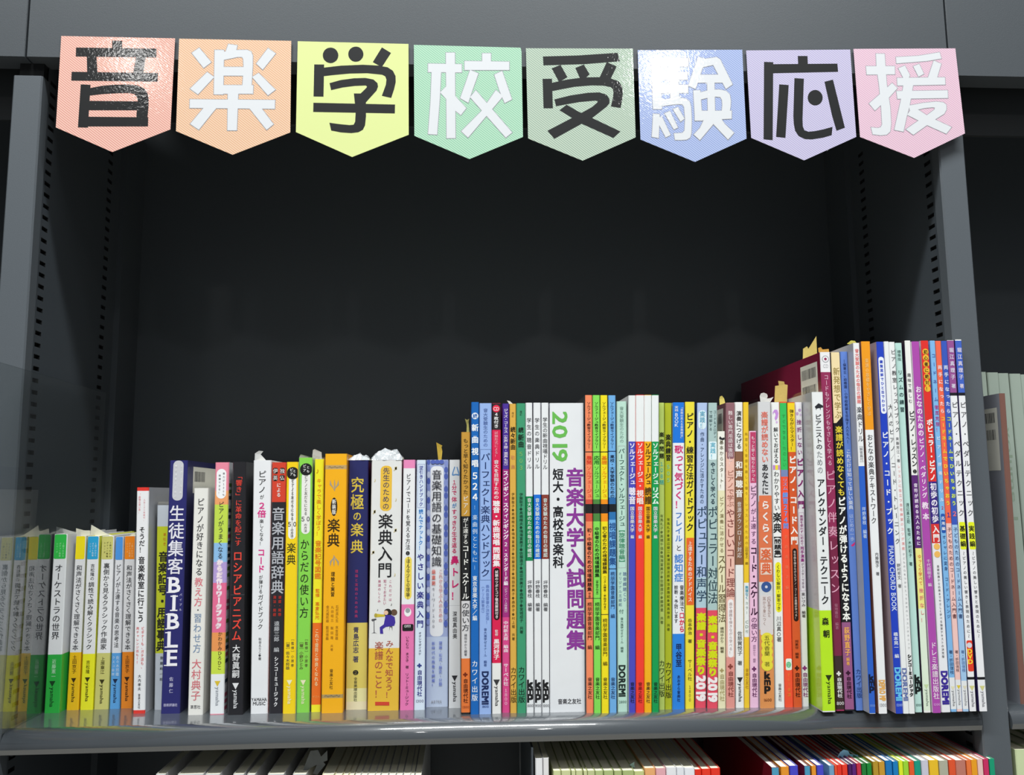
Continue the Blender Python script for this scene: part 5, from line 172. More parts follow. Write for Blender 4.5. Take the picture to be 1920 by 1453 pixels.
def film(name='clear_film', bump=.0, scale=60., ior=1.5, tint=(1, 1, 1), rough=.02, haze=0.):
    k = (name, '')
    if k in MATS: return MATS[k]
    m = bpy.data.materials.new(name); m.use_nodes = True; nt = m.node_tree; nt.nodes.clear()
    out = nt.nodes.new('ShaderNodeOutputMaterial'); tr = nt.nodes.new('ShaderNodeBsdfTransparent'); gl = nt.nodes.new('ShaderNodeBsdfGlossy')
    tr.inputs[0].default_value = tint + (1,); gl.inputs['Roughness'].default_value = rough
    # Schlick reflectance, the same from both sides of the sheet
    ge = nt.nodes.new('ShaderNodeNewGeometry'); dt = nt.nodes.new('ShaderNodeVectorMath'); dt.operation = 'DOT_PRODUCT'
    nt.links.new(ge.outputs['Incoming'], dt.inputs[0]); nt.links.new(ge.outputs['Normal'], dt.inputs[1])
    def mth(op, a, b=0., c=0.):
        n_ = nt.nodes.new('ShaderNodeMath'); n_.operation = op
        for q_, v_ in enumerate((a, b, c)):
            if isinstance(v_, (int, float)): n_.inputs[q_].default_value = v_
            else: nt.links.new(v_, n_.inputs[q_])
        return n_.outputs[0]
    r0 = ((ior-1)/(ior+1))**2
    fr_o = mth('MULTIPLY_ADD', mth('POWER', mth('SUBTRACT', 1.0, mth('ABSOLUTE', dt.outputs['Value'])), 5.0), 1-r0, r0)
    mx = nt.nodes.new('ShaderNodeMixShader')
    src = tr
    if haze:      # pale diffuse mixed evenly into the sheet
        df = nt.nodes.new('ShaderNodeBsdfDiffuse'); df.inputs[0].default_value = (.7, .72, .74, 1); src = nt.nodes.new('ShaderNodeMixShader')
        src.inputs[0].default_value = haze; nt.links.new(tr.outputs[0], src.inputs[1]); nt.links.new(df.outputs[0], src.inputs[2])
    nt.links.new(fr_o, mx.inputs[0]); nt.links.new(src.outputs[0], mx.inputs[1]); nt.links.new(gl.outputs[0], mx.inputs[2]); nt.links.new(mx.outputs[0], out.inputs[0])
    if bump:
        tc = nt.nodes.new('ShaderNodeTexCoord'); n = nt.nodes.new('ShaderNodeTexNoise'); n.inputs['Scale'].default_value = scale; n.inputs['Detail'].default_value = 4
        bp = nt.nodes.new('ShaderNodeBump'); bp.inputs['Strength'].default_value = bump; bp.inputs['Distance'].default_value = .004
        nt.links.new(tc.outputs['Object'], n.inputs['Vector']); nt.links.new(n.outputs['Fac'], bp.inputs['Height'])
        nt.links.new(bp.outputs[0], gl.inputs['Normal'])
    MATS[k] = m; return m
class MB:
    """collects faces (mm) and links them as ONE mesh object (metres)"""
    def __init__(s): s.v = []; s.f = []; s.m = []; s.mats = []
    def mi(s, m):
        if m not in s.mats: s.mats.append(m)
        return s.mats.index(m)
    def poly(s, pts, m):
        n = len(s.v); s.v += pts; s.f.append(tuple(range(n, n+len(pts)))); s.m.append(s.mi(m))
    def box(s, x0, x1, y0, y1, z0, z1, m, ch=0.):
        if ch:   # chamfered vertical and front edges
            P = [(x0+ch, y0), (x1-ch, y0), (x1, y0+ch), (x1, y1), (x0, y1), (x0, y0+ch)]
        else: P = [(x0, y0), (x1, y0), (x1, y1), (x0, y1)]
        s.prism(P, z0, z1, m)
    def prism(s, P, z0, z1, m):
        n = len(s.v); k = len(P); i = s.mi(m)
        s.v += [(x, y, z0) for x, y in P] + [(x, y, z1) for x, y in P]
        for a in range(k):
            b = (a+1) % k; s.f.append((n+a, n+b, n+k+b, n+k+a)); s.m.append(i)
        s.f.append(tuple(n+a for a in reversed(range(k)))); s.f.append(tuple(n+k+a for a in range(k))); s.m += [i, i]
    def slab_y(s, P, y0, y1, m):       # outline in X-Z, thickness in Y
        n = len(s.v); k = len(P); i = s.mi(m)
        s.v += [(x, y0, z) for x, z in P] + [(x, y1, z) for x, z in P]
        for a in range(k):
            b = (a+1) % k; s.f.append((n+a, n+b, n+k+b, n+k+a)); s.m.append(i)
        s.f.append(tuple(n+a for a in reversed(range(k)))); s.f.append(tuple(n+k+a for a in range(k))); s.m += [i, i]
    def build(s, name, parent=None, loc=(0, 0, 0), smooth=False, fix=False):
        me = bpy.data.meshes.new(name); me.from_pydata([(x/1000, y/1000, z/1000) for x, y, z in s.v], [], s.f)
        for m in s.mats: me.materials.append(m)
        me.polygons.foreach_set('material_index', s.m)
        if smooth: me.polygons.foreach_set('use_smooth', [True]*len(s.f))
        me.update()
        if fix:
            bm = bmesh.new(); bm.from_mesh(me); bmesh.ops.recalc_face_normals(bm, faces=bm.faces); bm.to_mesh(me); bm.free()
        o = bpy.data.objects.new(name, me); COL.objects.link(o); o.location = [v/1000 for v in loc]
        if parent: o.parent = parent
        return o
def thing(name, label, cat, loc=(0, 0, 0), group=None):
    o = bpy.data.objects.new(name, None); COL.objects.link(o); o.location = [v/1000 for v in loc]; o.empty_display_size = .01
    return tag(o, label, cat, group)
def tag(o, label, cat, group=None):
    o['label'] = label; o['category'] = cat
    if group: o['group'] = group
    return o
def struct(o): o['kind'] = 'structure'; return o
# ------------------------------------------------------------ setting and shelving
m_head = paint('4a4f54', .42); m_post = paint('575d63', .45); m_side = paint('454b51', .4); m_back = paint('454b51', .4)
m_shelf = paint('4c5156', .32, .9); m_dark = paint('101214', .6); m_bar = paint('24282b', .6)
mb = MB(); mb.box(-2600, 2600, -3200, 400, -1130, -1120, mat('floor_tile', 'b9b4aa', .5, 0, .05, 40)); struct(mb.build('floor'))
mb = MB(); mb.box(-2600, 2600, 262, 300, -1120, 1900, mat('wall_plaster', '6f7275', .7, 0, .05, 60)); struct(mb.build('wall_back'))
D, ZH, ZB = 222, 547.4, -1118
CASE = thing('bookcase', 'dark grey steel bookcase run with header plates, slotted sides and posts around all the books', 'bookcase')
def bay(cx):
    t = cx
    m = MB(); m.box(-401.2, 401.2, -6, 14, ZH, 900, m_head, .6)          # front plate of the header with a folded lower lip
    m.box(-401.2, 401.2, 14, 16, ZH, ZH+3, m_head); m.build('header_panel', CASE, (cx, 0, 0))
    m = MB(); m.box(-389, 389, 30, 34, ZH-40, ZH+88, m_bar); m.build('crossbar', CASE, (cx, 0, 0))
    m = MB(); m.box(-389, 389, D, D+3, ZB+60, ZH+90, m_back); m.build('back_panel', CASE, (cx, 0, 0))
    m = MB(); m.box(-389, 389, 16, D, ZH+92, ZH+95, m_back); m.build('top_panel', CASE, (cx, 0, 0))
    return t
def side_panel(t, sx):
    """steel side of a bay at x=sx*390, facing inward, with two rows of real slots"""
    m = MB(); X = sx*391
    ys = [12, 16.5, 26.5, 141, 151, 172]; zs = [-1118, -40]
    slots = []; z = -36
    while z < ZH-8: slots.append((z, z+3.6)); z += 10
    def q(y0, y1, z0, z1, x=X, mt=m_side):
        P = [(x, y0, z0), (x, y1, z0), (x, y1, z1), (x, y0, z1)]
        m.poly(P if sx < 0 else P[::-1], mt)
    for a in range(5):
        y0, y1 = ys[a], ys[a+1]
        if a in (1, 3):
            q(y0, y1, ZB, slots[0][0]); last = None
            for k, (s0, s1) in enumerate(slots):
                nz = slots[k+1][0] if k+1 < len(slots) else ZH+20
                q(y0, y1, s1, nz)
                d = X+sx*4
                q(y0, y1, s0, s1, d, m_dark)
                for (ya, yb, za, zb) in ((y0, y1, s0, s0), (y0, y1, s1, s1)):
                    m.poly([(X, ya, za), (X, yb, za), (d, yb, za), (d, ya, za)], m_dark)
                for yy in (y0, y1): m.poly([(X, yy, s0), (X, yy, s1), (d, yy, s1), (d, yy, s0)], m_dark)
        else: q(y0, y1, ZB, ZH+20)
    m.box(min(X-sx*6, X+sx*8), max(X-sx*6, X+sx*8), 172, D, ZB, ZH+20, m_side)      # rear post
    m.build('side_panel', CASE, (t, 0, 0))
def post(t, x):
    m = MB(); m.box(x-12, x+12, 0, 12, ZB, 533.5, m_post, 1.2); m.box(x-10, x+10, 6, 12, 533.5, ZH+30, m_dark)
    m.box(x-8, x-5, 12, D, ZB, ZH+20, m_dark); m.box(x+5, x+8, 12, D, ZB, ZH+20, m_dark); m.build('upright_post', CASE)
bays = []
for k, cx in enumerate((0, -804, 804)):
    t = bay(cx)
    side_panel(t, -1); side_panel(t, 1)
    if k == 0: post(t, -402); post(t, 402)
    bays.append(t)
def shelf_board(cx, z, label):
    t = thing('shelf_board', label, 'shelf', (cx, 0, z))
    m = MB()
    prof = [(D-2, 0)] + [(10.6, 0.0), (8.57, -0.16), (6.58, -0.64), (4.7, -1.42), (2.96, -2.48), (1.41, -3.81), (0.08, -5.36), (-0.98, -7.1), (-1.76, -8.98), (-2.24, -10.97), (-2.4, -13.0)] + [(-.9, -17), (1.4, -17), (1.8, -13), (8, -3), (D-2, -3)]
    n = len(prof); W2 = 389.2
    m.v = [(-W2, y, z_) for y, z_ in prof] + [(W2, y, z_) for y, z_ in prof]; i = m.mi(m_shelf)
    for a in range(n):
        b = (a+1) % n; m.f.append((a, b, n+b, n+a)); m.m.append(i)
    m.f.append(tuple(range(n))[::-1]); m.f.append(tuple(range(n, 2*n))); m.m += [i, i]
    o = m.build('board', t, fix=True)
    for p in o.data.polygons:
        if 0 < p.index < 11: p.use_smooth = True
    for sx in (-1, 1):
        b = MB(); b.box(min(sx*387, sx*389.2), max(sx*387, sx*389.2), 14, 150, -22, -3.2, m_side); b.build('bracket', t)
    return t
shelf_board(0, 0, 'dark grey glossy shelf board with rounded nose under the main row of books')
shelf_board(0, -345, 'dark grey shelf board below, carrying the lower row of books')
shelf_board(804, 0, 'dark grey shelf board in the bay past the right post')
shelf_board(804, -345, 'lower shelf board in the bay past the right post')
shelf_board(-804, 0, 'shelf board in the bay past the left post')
# ------------------------------------------------------------ glyphs from Blender's built-in font
ROT = set('ー〜～―（）()〈〉「」［］【】〔〕…-–')
SMALL = set('っゃゅょァィゥェォッャュョ、。')
GL = {}; BASE = 0.0
def prepare_glyphs(need):
    objs = []
    for ch, b in need:
        c = bpy.data.curves.new('g', 'FONT'); c.body = ch; c.size = 1; c.resolution_u = 2; c.offset = b
        o = bpy.data.objects.new('g', c); COL.objects.link(o); objs.append(((ch, b), o, c))
    dg = bpy.context.evaluated_depsgraph_get()
    for key, o, c in objs:
        me = bpy.data.meshes.new_from_object(o.evaluated_get(dg))
        GL[key] = ([(v.co.x, v.co.y) for v in me.vertices], [tuple(p.vertices) for p in me.polygons])
        bpy.data.meshes.remove(me)
    for key, o, c in objs: bpy.data.objects.remove(o); bpy.data.curves.remove(c)
def strokes(b, ch):
    """overprint shifts (em) that thicken a glyph"""
    d = b*(.5 if ord(ch) >= 0x3400 else .62)
    if b < .008: return [(-.011, 0), (.011, 0)]
    if b < .018: return [(-d, 0), (d, 0), (0, d*.7)]
    return [(-d, -d), (d, -d), (-d, d), (d, d), (0, 0)]
def wide(ch): return ord(ch) > 0x2000
def q2(b, ch='漢'):
    return BASE   # one weight; heavier lettering is overprinted
need = set()
for bk in BOOKS:
    for t in bk[12]:
        for ch in t[0]:
            if ch not in ' 　▼': need.add((ch, q2(t[6], ch)))
need |= {(c, q2(0, c)) for c in 'volume1STUDYCORE'}
prepare_glyphs(sorted(need))
def put_text(mbx, t, S, lay):
    """t = (string, ink, z0, z1, glyph mm, fraction, weight, mode); S(f, z, dx) gives the spine point"""
    s, c, z0, z1, wmm, xf, bo, mode = t; mt = ink(c)
    if mode == 't':
        z = z1; hgt = wmm*.95
        mbx.poly([S(xf, z, -wmm/2, lay), S(xf, z-hgt, 0, lay), S(xf, z, wmm/2, lay)], mt); return
    if mode == 'v':
        adv = (z1-z0)/len(s); gh = adv*.97 if adv < wmm*1.25 else wmm*1.05
        for k, ch in enumerate(s):
            if ch in ' 　': continue
            zc = z1-adv*(k+.5); V, F = GL[(ch, q2(bo, ch))]
            if not V: continue
            if wide(ch): cx, cy, sx, sy = .5, .38, wmm*1.0, gh*1.0
            else:
                xs = [p[0] for p in V]; ys = [p[1] for p in V]; cx, cy = (min(xs)+max(xs))/2, (min(ys)+max(ys))/2
                e = max(ys)-min(ys) or 1; sx = wmm/ max(.62, max(xs)-min(xs)); sy = gh*.86/max(e, .3) if e > .4 else gh
            rot = ch in ROT; sh = (.10, .10) if ch in SMALL else (0, 0)
            i = mbx.mi(mt)
            for q_, (ex_, ey_) in enumerate(strokes(bo, ch)):
                n = len(mbx.v)
                for x, y in V:
                    x = x-cx+sh[0]; y = y-cy+sh[1]
                    if rot: x, y = y, -x
                    mbx.v.append(S(xf, zc+(y+ey_)*sy, (x+ex_)*sx, lay+q_*.004))
                for f in F: mbx.f.append(tuple(n+a for a in f)); mbx.m.append(i)
        return
    # one line, horizontal ('h') or turned clockwise ('r')
    pen = 0; items = []
    for ch in s:
        if ch == ' ': pen += .35; continue
        V, F = GL[(ch, q2(bo, ch))]; a = 1.0 if wide(ch) else (max(p[0] for p in V)+.06 if V else .4)
        items.append((pen, V, F)); pen += a
    hgt = .70
    if mode == 'r':
        L = z1-z0; kx = L/pen; ky = wmm/hgt; low = any(ch in 'gjpqy' for ch in s)
        ymid = (.27 if low else .35)
        if low: ky = wmm/.78
        for p0, V, F in items:
            i = mbx.mi(mt)
            for q_, (ex_, ey_) in enumerate(strokes(bo, 'a')):
                n = len(mbx.v); mbx.v += [S(xf, z1-(p0+x+ex_)*kx, (y+ey_-ymid)*ky, lay+q_*.004) for x, y in V]
                for f in F: mbx.f.append(tuple(n+a for a in f)); mbx.m.append(i)
    else:
        zc = (z0+z1)/2; W = wmm*len(s)*.62 if not wide(s[0]) else wmm*len(s)*.95
        W = min(W, S.width*.92) if len(s) > 1 else wmm*.8
        kx = W/pen; ky = wmm/.9
        for p0, V, F in items:
            i = mbx.mi(mt)
            for q_, (ex_, ey_) in enumerate(strokes(bo, 'a')):
                n = len(mbx.v); mbx.v += [S(xf, zc+(y+ey_-.35)*ky, (p0+x+ex_)*kx-W/2, lay+q_*.004) for x, y in V]
                for f in F: mbx.f.append(tuple(n+a for a in f)); mbx.m.append(i)
class Spine:
    def __init__(s, L, R, h): s.L, s.R, s.h = L, R, h; s.width = R[0]-L[0]
    def l(s, z): return s.L[0]+s.L[1]*z
    def r(s, z): return s.R[0]+s.R[1]*z
    def __call__(s, f, z, dx=0, lay=.05):
        a, b = s.l(z), s.r(z); x = a+(b-a)*f+dx; x = min(max(x, a+.35), b-.35); return (x, -lay, z)
def lens_points(k, cx, cz, rx, rz, S, lay):
    return [S(cx, cz+rz*math.sin(-2*math.pi*a/20), rx*math.cos(2*math.pi*a/20), lay) for a in range(20)]
# ------------------------------------------------------------ books
def book_body(t, S, h, dep, base, side, wrap, bands, page='e9e4d2', th=.35):
    """card cover folded round a block of pages: three walls 0.35 mm thick"""
    lv = sorted({0.0, float(h)} | {float(max(0, min(h, z))) for b in bands for z in b[:2]})
    ch = min(.7, S.width*.12)
    # spine, chamfers and boards
    m = MB(); rows = []
    for z in lv:
        a, b = S.l(z), S.r(z)
        rows.append([(a, dep, z), (a, ch, z), (a+ch, 0, z), (b-ch, 0, z), (b, ch, z), (b, dep, z), (b-th, dep, z), (b-th, 1, z), (a+th, 1, z), (a+th, dep, z)])
    for r in rows: m.v += r
    def colour(z):
        c = base
        for z0, z1, bc in bands:
            if z0 <= z <= z1: c = bc
        return c
    for k in range(len(lv)-1):
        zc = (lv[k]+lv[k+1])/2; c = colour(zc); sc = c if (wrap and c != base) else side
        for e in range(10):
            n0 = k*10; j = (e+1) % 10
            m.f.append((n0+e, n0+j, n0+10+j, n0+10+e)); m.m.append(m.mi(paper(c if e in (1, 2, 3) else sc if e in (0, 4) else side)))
    for k, rev in ((0, True), (len(lv)-1, False)):
        n0 = k*10
        for q in ((0, 1, 8, 9), (1, 2, 3, 8), (3, 4, 7, 8), (4, 5, 6, 7)):
            f = tuple(n0+a for a in q); m.f.append(f[::-1] if rev else f); m.m.append(m.mi(paper(side)))
    m.build('cover', t)
    m = MB(); z0, z1 = .8, h-1.2
    P = [(1.1, 0), (dep-1.5, 0), (dep-1.5, 1), (1.1, 1)]
    v = [];
    for z in (z0, z1):
        a, b = S.l(z)+th+.02, S.r(z)-th-.02
        v += [(a, 1.1, z), (b, 1.1, z), (b, dep-1.5, z), (a, dep-1.5, z)]
    m.v = v; i = m.mi(pages(page))
    for f in ((0, 1, 5, 4), (1, 2, 6, 5), (2, 3, 7, 6), (3, 0, 4, 7), (3, 2, 1, 0), (4, 5, 6, 7)): m.f.append(f); m.m.append(i)
    m.build('page_block', t)
def wrap_film(t, S, h, dep, crumple):
    """clear film over the book, standing a little above its top edge"""
    m = MB(); mt = film('crinkled_clear_film', .12, 70, 1.33, rough=.08)
    e = .25 if not crumple else .3; up = 3.0; rnd = random.Random(int(h*10))
    zs = [.2, h*.3, h*.6, h, h+up]; rows = []
    for z in zs:
        a, b = S.l(min(z, h))-.02, S.r(min(z, h))+.02; f = 0 if z <= h else .9
        rows.append([(a+f, dep*.9, z), (a+f, .4+f, z), (a+.5+f, -e, z), ((a+b)/2, -e-.1, z), (b-.5-f, -e, z), (b-f, .4+f, z), (b-f, dep*.9, z)])
    for r in rows: m.v += r
    for k in range(len(zs)-1):
        for j in range(6): m.f.append((k*7+j, k*7+j+1, k*7+8+j, k*7+7+j)); m.m.append(m.mi(mt))
    m.build('clear_wrap', t, smooth=False)
    if crumple:
        c = MB(); mt2 = mat('gathered_film', 'c9cdd0', .12, 1., .9, 260, coat_rough=.03)
        a, b = S.l(h)-.5, S.r(h)+.5; n = 11; hh = crumple; g = []
        for j in range(4):
            for k in range(n):
                u = k/(n-1); z = h+.2+(hh*math.sin(math.pi*min(1, max(0, u*.96+.02)))**.5*(.45+.18*j if j < 3 else .25))*(1+rnd.uniform(-.22, .22)) if j else h+.1
                g.append((a+(b-a)*u+rnd.uniform(-.3, .3), [0.1, 3, 9, 18][j]+rnd.uniform(-.6, .6), z))
        c.v = g
        for j in range(3):
            for k in range(n-1):
                q = j*n+k; c.f += [(q, q+1, q+n+1), (q, q+n+1, q+n)]; c.m += [c.mi(mt2)]*2
        c.build('gathered_wrap_top', t)
def barcode(t, x, quad, sgn, rot=True):
    """sticker with bars on the side cover at x; quad = (y0, y1, z0, z1)"""
    y0, y1, z0, z1 = quad; m = MB(); e = sgn*.08
    def q(a, b, c, d, mt, ee):
        P = [(x(c)+ee, a, c), (x(c)+ee, b, c), (x(d)+ee, b, d), (x(d)+ee, a, d)]
        m.poly(P if sgn < 0 else P[::-1], mt)
    q(y0, y1, z0, z1, paper('e6e4d8'), e)
    r = random.Random(5); z = z1-5
    for (zz1, hgt) in ((z1-4, 9), (z1-19, 9)):
        if zz1-hgt < z0+2: break
        y = y0+4
        while y < min(y0+34, y1-3):
            w_ = r.choice((.4, .7, 1.0)); q(y, y+w_, zz1-hgt, zz1, ink('33333a'), e*1.7); y += w_+r.choice((.5, .8))
    m.build('barcode_label', t)
def make_book(B, group=None):
    label, Y, h, LR, dep, base, side, wrap, plastic, extra, bands, rr, tx, pol = B
    x0 = (LR[0]+LR[2])/2
    S = Spine([LR[0]-x0, LR[1]], [LR[2]-x0, LR[3]], h)
    t = thing('book', label, 'book', (x0, Y, 0), 'music books on the main shelf')
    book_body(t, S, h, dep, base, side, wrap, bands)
    m = MB(); lay = .04
    if extra == 'diag': m.poly([S(*pol[0][1][0], 0, lay), S(*pol[0][1][1], 0, lay), S(*pol[0][1][2], 0, lay)][::1], ink(pol[0][0])); pol = []
    for r in rr:
        k = r[0]
        if k in ('re', 'rr'):
            _, a, b, z0, z1, c = r; lay += .012
            if k == 're': m.poly([S(a, z0, 0, lay), S(b, z0, 0, lay), S(b, z1, 0, lay), S(a, z1, 0, lay)], ink(c))
            else:
                w_ = (b-a)*S.width; rad = min(w_/2, (z1-z0)/2, 4.0) if (z1-z0) > 14 and b-a < .8 else min(w_/2, (z1-z0)/2, 1.2); P = []
                for (f, dx, zc, a0) in ((b, -rad, z1-rad, 0), (a, rad, z1-rad, 90), (a, rad, z0+rad, 180), (b, -rad, z0+rad, 270)):
                    for s_ in range(6):
                        an = math.radians(a0+s_*18); P.append(S(f, zc+rad*math.sin(an), dx+rad*math.cos(an), lay))
                m.poly(P, ink(c))
        elif k == 'fr':
            _, a, b, z0, z1, c = r; lay += .012; u = .22
            for (fa, da, fb, db, za, zb) in ((a, 0, a, u, z0, z1), (b, -u, b, 0, z0, z1), (a, 0, b, 0, z0, z0+u), (a, 0, b, 0, z1-u, z1)):
                m.poly([S(fa, za, da, lay), S(fb, za, db, lay), S(fb, zb, db, lay), S(fa, zb, da, lay)], ink(c))
        elif k == 'ci':
            _, f, zc, rx, rz, c = r; lay += .012
            m.poly([S(f, zc+rz*math.sin(2*math.pi*a/20), rx*math.cos(2*math.pi*a/20), lay) for a in range(20)], ink(c))
    for c, pts in pol:
        lay += .008; P = [S(min(max(f, .01), .99), min(z, h-.1), 0, lay) for f, z in pts]
        ar = sum(P[i][0]*P[(i+1) % len(P)][2]-P[(i+1) % len(P)][0]*P[i][2] for i in range(len(P)))
        m.poly(P if ar > 0 else P[::-1], ink(c))
    if m.f: m.build('printed_panel', t)['kind'] = 'stuff'
    m = MB(); lay = max(.12, lay+.02)
    for q in tx: put_text(m, q, S, lay)
    if m.f: m.build('spine_lettering', t)['kind'] = 'stuff'
    if plastic: wrap_film(t, S, h, dep, 13 if extra == 'trumpet' else 7 if extra == 'crumple' else 0)
    if extra == 'barcode': barcode(t, S.r, (16, 125, h-28, h-5), 1)
    if extra == 'cdbar': barcode(t, S.l, (7, 44, h-100, h-7), -1)
    if label.startswith('salmon'): barcode(t, S.l, (8, 26, h-38, h-4), -1)
    if extra == 'ribs':
        m = MB(); z = 3; r = random.Random(2)
        while z < h-6:
            c = r.choice(('c0607a', '3a4a5a', 'e8e8ee', '6a8a4a')); X = S.r(z)+.06
            m.poly([(X, .9, z), (X, 9, z), (S.r(z+3)+.06, 9, z+3), (S.r(z+3)+.06, .9, z+3)], ink(c)); z += 5.4
        m.build('rib_print', t)
    return t
for B in BOOKS: make_book(B)
# ------------------------------------------------------------ plain books: lower shelf and right-hand bay
def words(n): return ('first second third fourth fifth sixth seventh eighth ninth tenth eleventh twelfth thirteenth fourteenth fifteenth sixteenth seventeenth eighteenth nineteenth twentieth'.split()+['%dth' % k for k in range(21, 60)])[n]
CN = {}
def plain_book(x0, x1, Y, zb, h, dep, c, side, label, group, page='f2ecd0', lean=0., text=None):
    xm = (x0+x1)/2; S = Spine([x0-xm, lean], [x1-xm, lean], h)
    t = thing('book', label, 'book', (xm, Y, zb), group)
    book_body(t, S, h, dep, c, side, 0, [], page, .1)
    return t, S
def hue(c):
    r, g, b = (int(c[k:k+2], 16) for k in (0, 2, 4)); mx, mn = max(r, g, b), min(r, g, b)
    names = {'ff0000': 'red', 'f07828': 'orange', 'f4c428': 'golden yellow', 'e6f42c': 'lime yellow', 'a2dc38': 'yellow-green', '168a34': 'green', '0c9e84': 'teal green', '4a9ec4': 'teal blue', '1478c0': 'blue', '4848cc': 'indigo', '4a1070': 'purple', 'd02c64': 'crimson', 'eec8c0': 'pale pink', 'd0cede': 'pale lilac', 'b4b4a0': 'stone grey', 'c47c6c': 'dusty salmon', 'bc962a': 'ochre', 'f0f0f2': 'white', 'd0d8a0': 'pale green', '74a4c8': 'light blue', 'efe8c8': 'cream'}
    return names[min(names, key=lambda k: sum((int(k[i:i+2], 16)-v)**2 for i, v in ((0, r), (2, g), (4, b))))]
for part, (a, b, where) in enumerate(((0, N_RIGHT, 'the bright right-hand run'), (N_RIGHT, N_MID, 'the pale middle run'), (N_MID, len(LOWER), 'the dim left-hand run'))):
    for k, (x0, x1, z, Y, c, sd) in enumerate(LOWER[a:b]):
        if k and x0 < LOWER[a+k-1][1]+.1: x0 = LOWER[a+k-1][1]+.1
        cream = c[0] in 'bcd' and part == 1
        plain_book(x0, x1, Y, -344.9, z+344.9, 200, c, sd, '%s book %s from the left in %s of the lower shelf' % (hue(c), words(k), where), 'books on the lower shelf', 'f4f0d8' if part else 'f4f1e6')
m = MB(); m.box(19, 20.6, 0, 130, -344.9, -22, m_side, .3); m.box(-40, 19, 20, 130, -344.9, -343.6, m_side)
o = m.build('bookend'); tag(o, 'dark steel bookend standing left of the pale middle run on the lower shelf', 'bookend')
gx = 440.5
for k, w_ in enumerate((7.6, 10.4, 10.2, 10.4, 10.2, 9.8, 10.3)):
    t, S = plain_book(gx, gx+w_, 45-(1 if k % 2 else 0), 0, 286-k*.6, 150, 'a0ada2', '8d988c', 'pale green score %s from the left behind the clear sleeve, right of the post' % words(k), 'pale green scores past the right post', lean=-.006)  # cover greens lowered: the shade past the post is put into the colour
    if k in (0, 2):
        m = MB(); put_text(m, ('volume 1', '8a9a88', 150, 235, 4, .5, 0, 'r'), S, .08); m.build('spine_lettering', t)
    gx += w_+.35
t, S = plain_book(431.2, 436.6, 10, 0, 262, 182, '7c564c', '8c8e98', 'grey book with brown spine and two barcodes, just right of the post', 'books past the right post', lean=.012)
m = MB(); put_text(m, ('STUDY SCORE', '3a2c28', 60, 250, 3, .5, 0, 'r'), S, .08)
t.children[0]
barcode(t, S.l, (5, 60, 195, 250), -1)
for k, w_ in enumerate((13, 14, 12, 13)):
    plain_book(418+k*15, 418+k*15+w_, 2, -344.9, 344.9-34-k*.5, 190, 'cfdcae', 'b9c79a', 'pale green book %s from the left below the shelf board past the right post' % words(k), 'pale green books low past the right post')
# ------------------------------------------------------------ acrylic divider at the left end of the row
m = MB(); m.box(-388.2, -385.6, -50, 150, .2, 281, film('acrylic_sheet_back', 0, 1, 1.25, (.97, .985, .985), .0, .012))
m.m[1] = m.mi(film('acrylic_sheet', 0, 1, 2.75, (.97, .985, .985), .0, .012)); o = m.build('acrylic_divider')   # the polished side facing the books
tag(o, 'clear glossy acrylic divider at the left end of the row, mirroring the pocket books', 'divider')
# ------------------------------------------------------------ pennants
def stripe_mat(name, c1, c2):
    m = bpy.data.materials.new(name); m.use_nodes = True; nt = m.node_tree; b = nt.nodes['Principled BSDF']
    tc = nt.nodes.new('ShaderNodeTexCoord'); sp = nt.nodes.new('ShaderNodeSeparateXYZ'); nt.links.new(tc.outputs['Object'], sp.inputs[0])
    def op(o_, a, bb=None):
        n = nt.nodes.new('ShaderNodeMath'); n.operation = o_
        for k, v in enumerate((a, bb)):
            if v is None: continue
            if isinstance(v, (int, float)): n.inputs[k].default_value = v
            else: nt.links.new(v, n.inputs[k])
        return n.outputs[0]
    s_ = op('ADD', op('MULTIPLY', sp.outputs[0], .62), op('MULTIPLY', sp.outputs[2], .785))
    wv = op('SINE', op('MULTIPLY', s_, 2*math.pi/.00165)); f = op('MULTIPLY_ADD', wv, .5); f.node.inputs[2].default_value = .5
    f = op('SMOOTH_MIN', op('MAXIMUM', op('MULTIPLY_ADD', wv, 1.1), 0), 1); 
    mx = nt.nodes.new('ShaderNodeMix'); mx.data_type = 'RGBA'; mx.inputs[6].default_value = lin(c1); mx.inputs[7].default_value = lin(c2)
    g = op('MULTIPLY_ADD', wv, .85); g.node.inputs[2].default_value = .5; g.node.use_clamp = True
    nt.links.new(g, mx.inputs[0]); nt.links.new(mx.outputs[2], b.inputs['Base Color'])
    laminate(nt, b); return m
def laminate(nt, b):
    b.inputs['Roughness'].default_value = .55; b.inputs['Specular IOR Level'].default_value = .3
    b.inputs['Coat Weight'].default_value = .75; b.inputs['Coat Roughness'].default_value = .022
    tc = nt.nodes.new('ShaderNodeTexCoord'); n = nt.nodes.new('ShaderNodeTexNoise'); n.inputs['Scale'].default_value = 420; n.inputs['Detail'].default_value = 3
    bp = nt.nodes.new('ShaderNodeBump'); bp.inputs['Strength'].default_value = .8; bp.inputs['Distance'].default_value = .00009
    nt.links.new(tc.outputs['Object'], n.inputs['Vector']); nt.links.new(n.outputs['Fac'], bp.inputs['Height']); nt.links.new(bp.outputs['Normal'], b.inputs['Coat Normal'])
def flat_lam(name, c):
    m = bpy.data.materials.new(name); m.use_nodes = True; b = m.node_tree.nodes['Principled BSDF']; b.inputs['Base Color'].default_value = lin(c); laminate(m.node_tree, b); return m
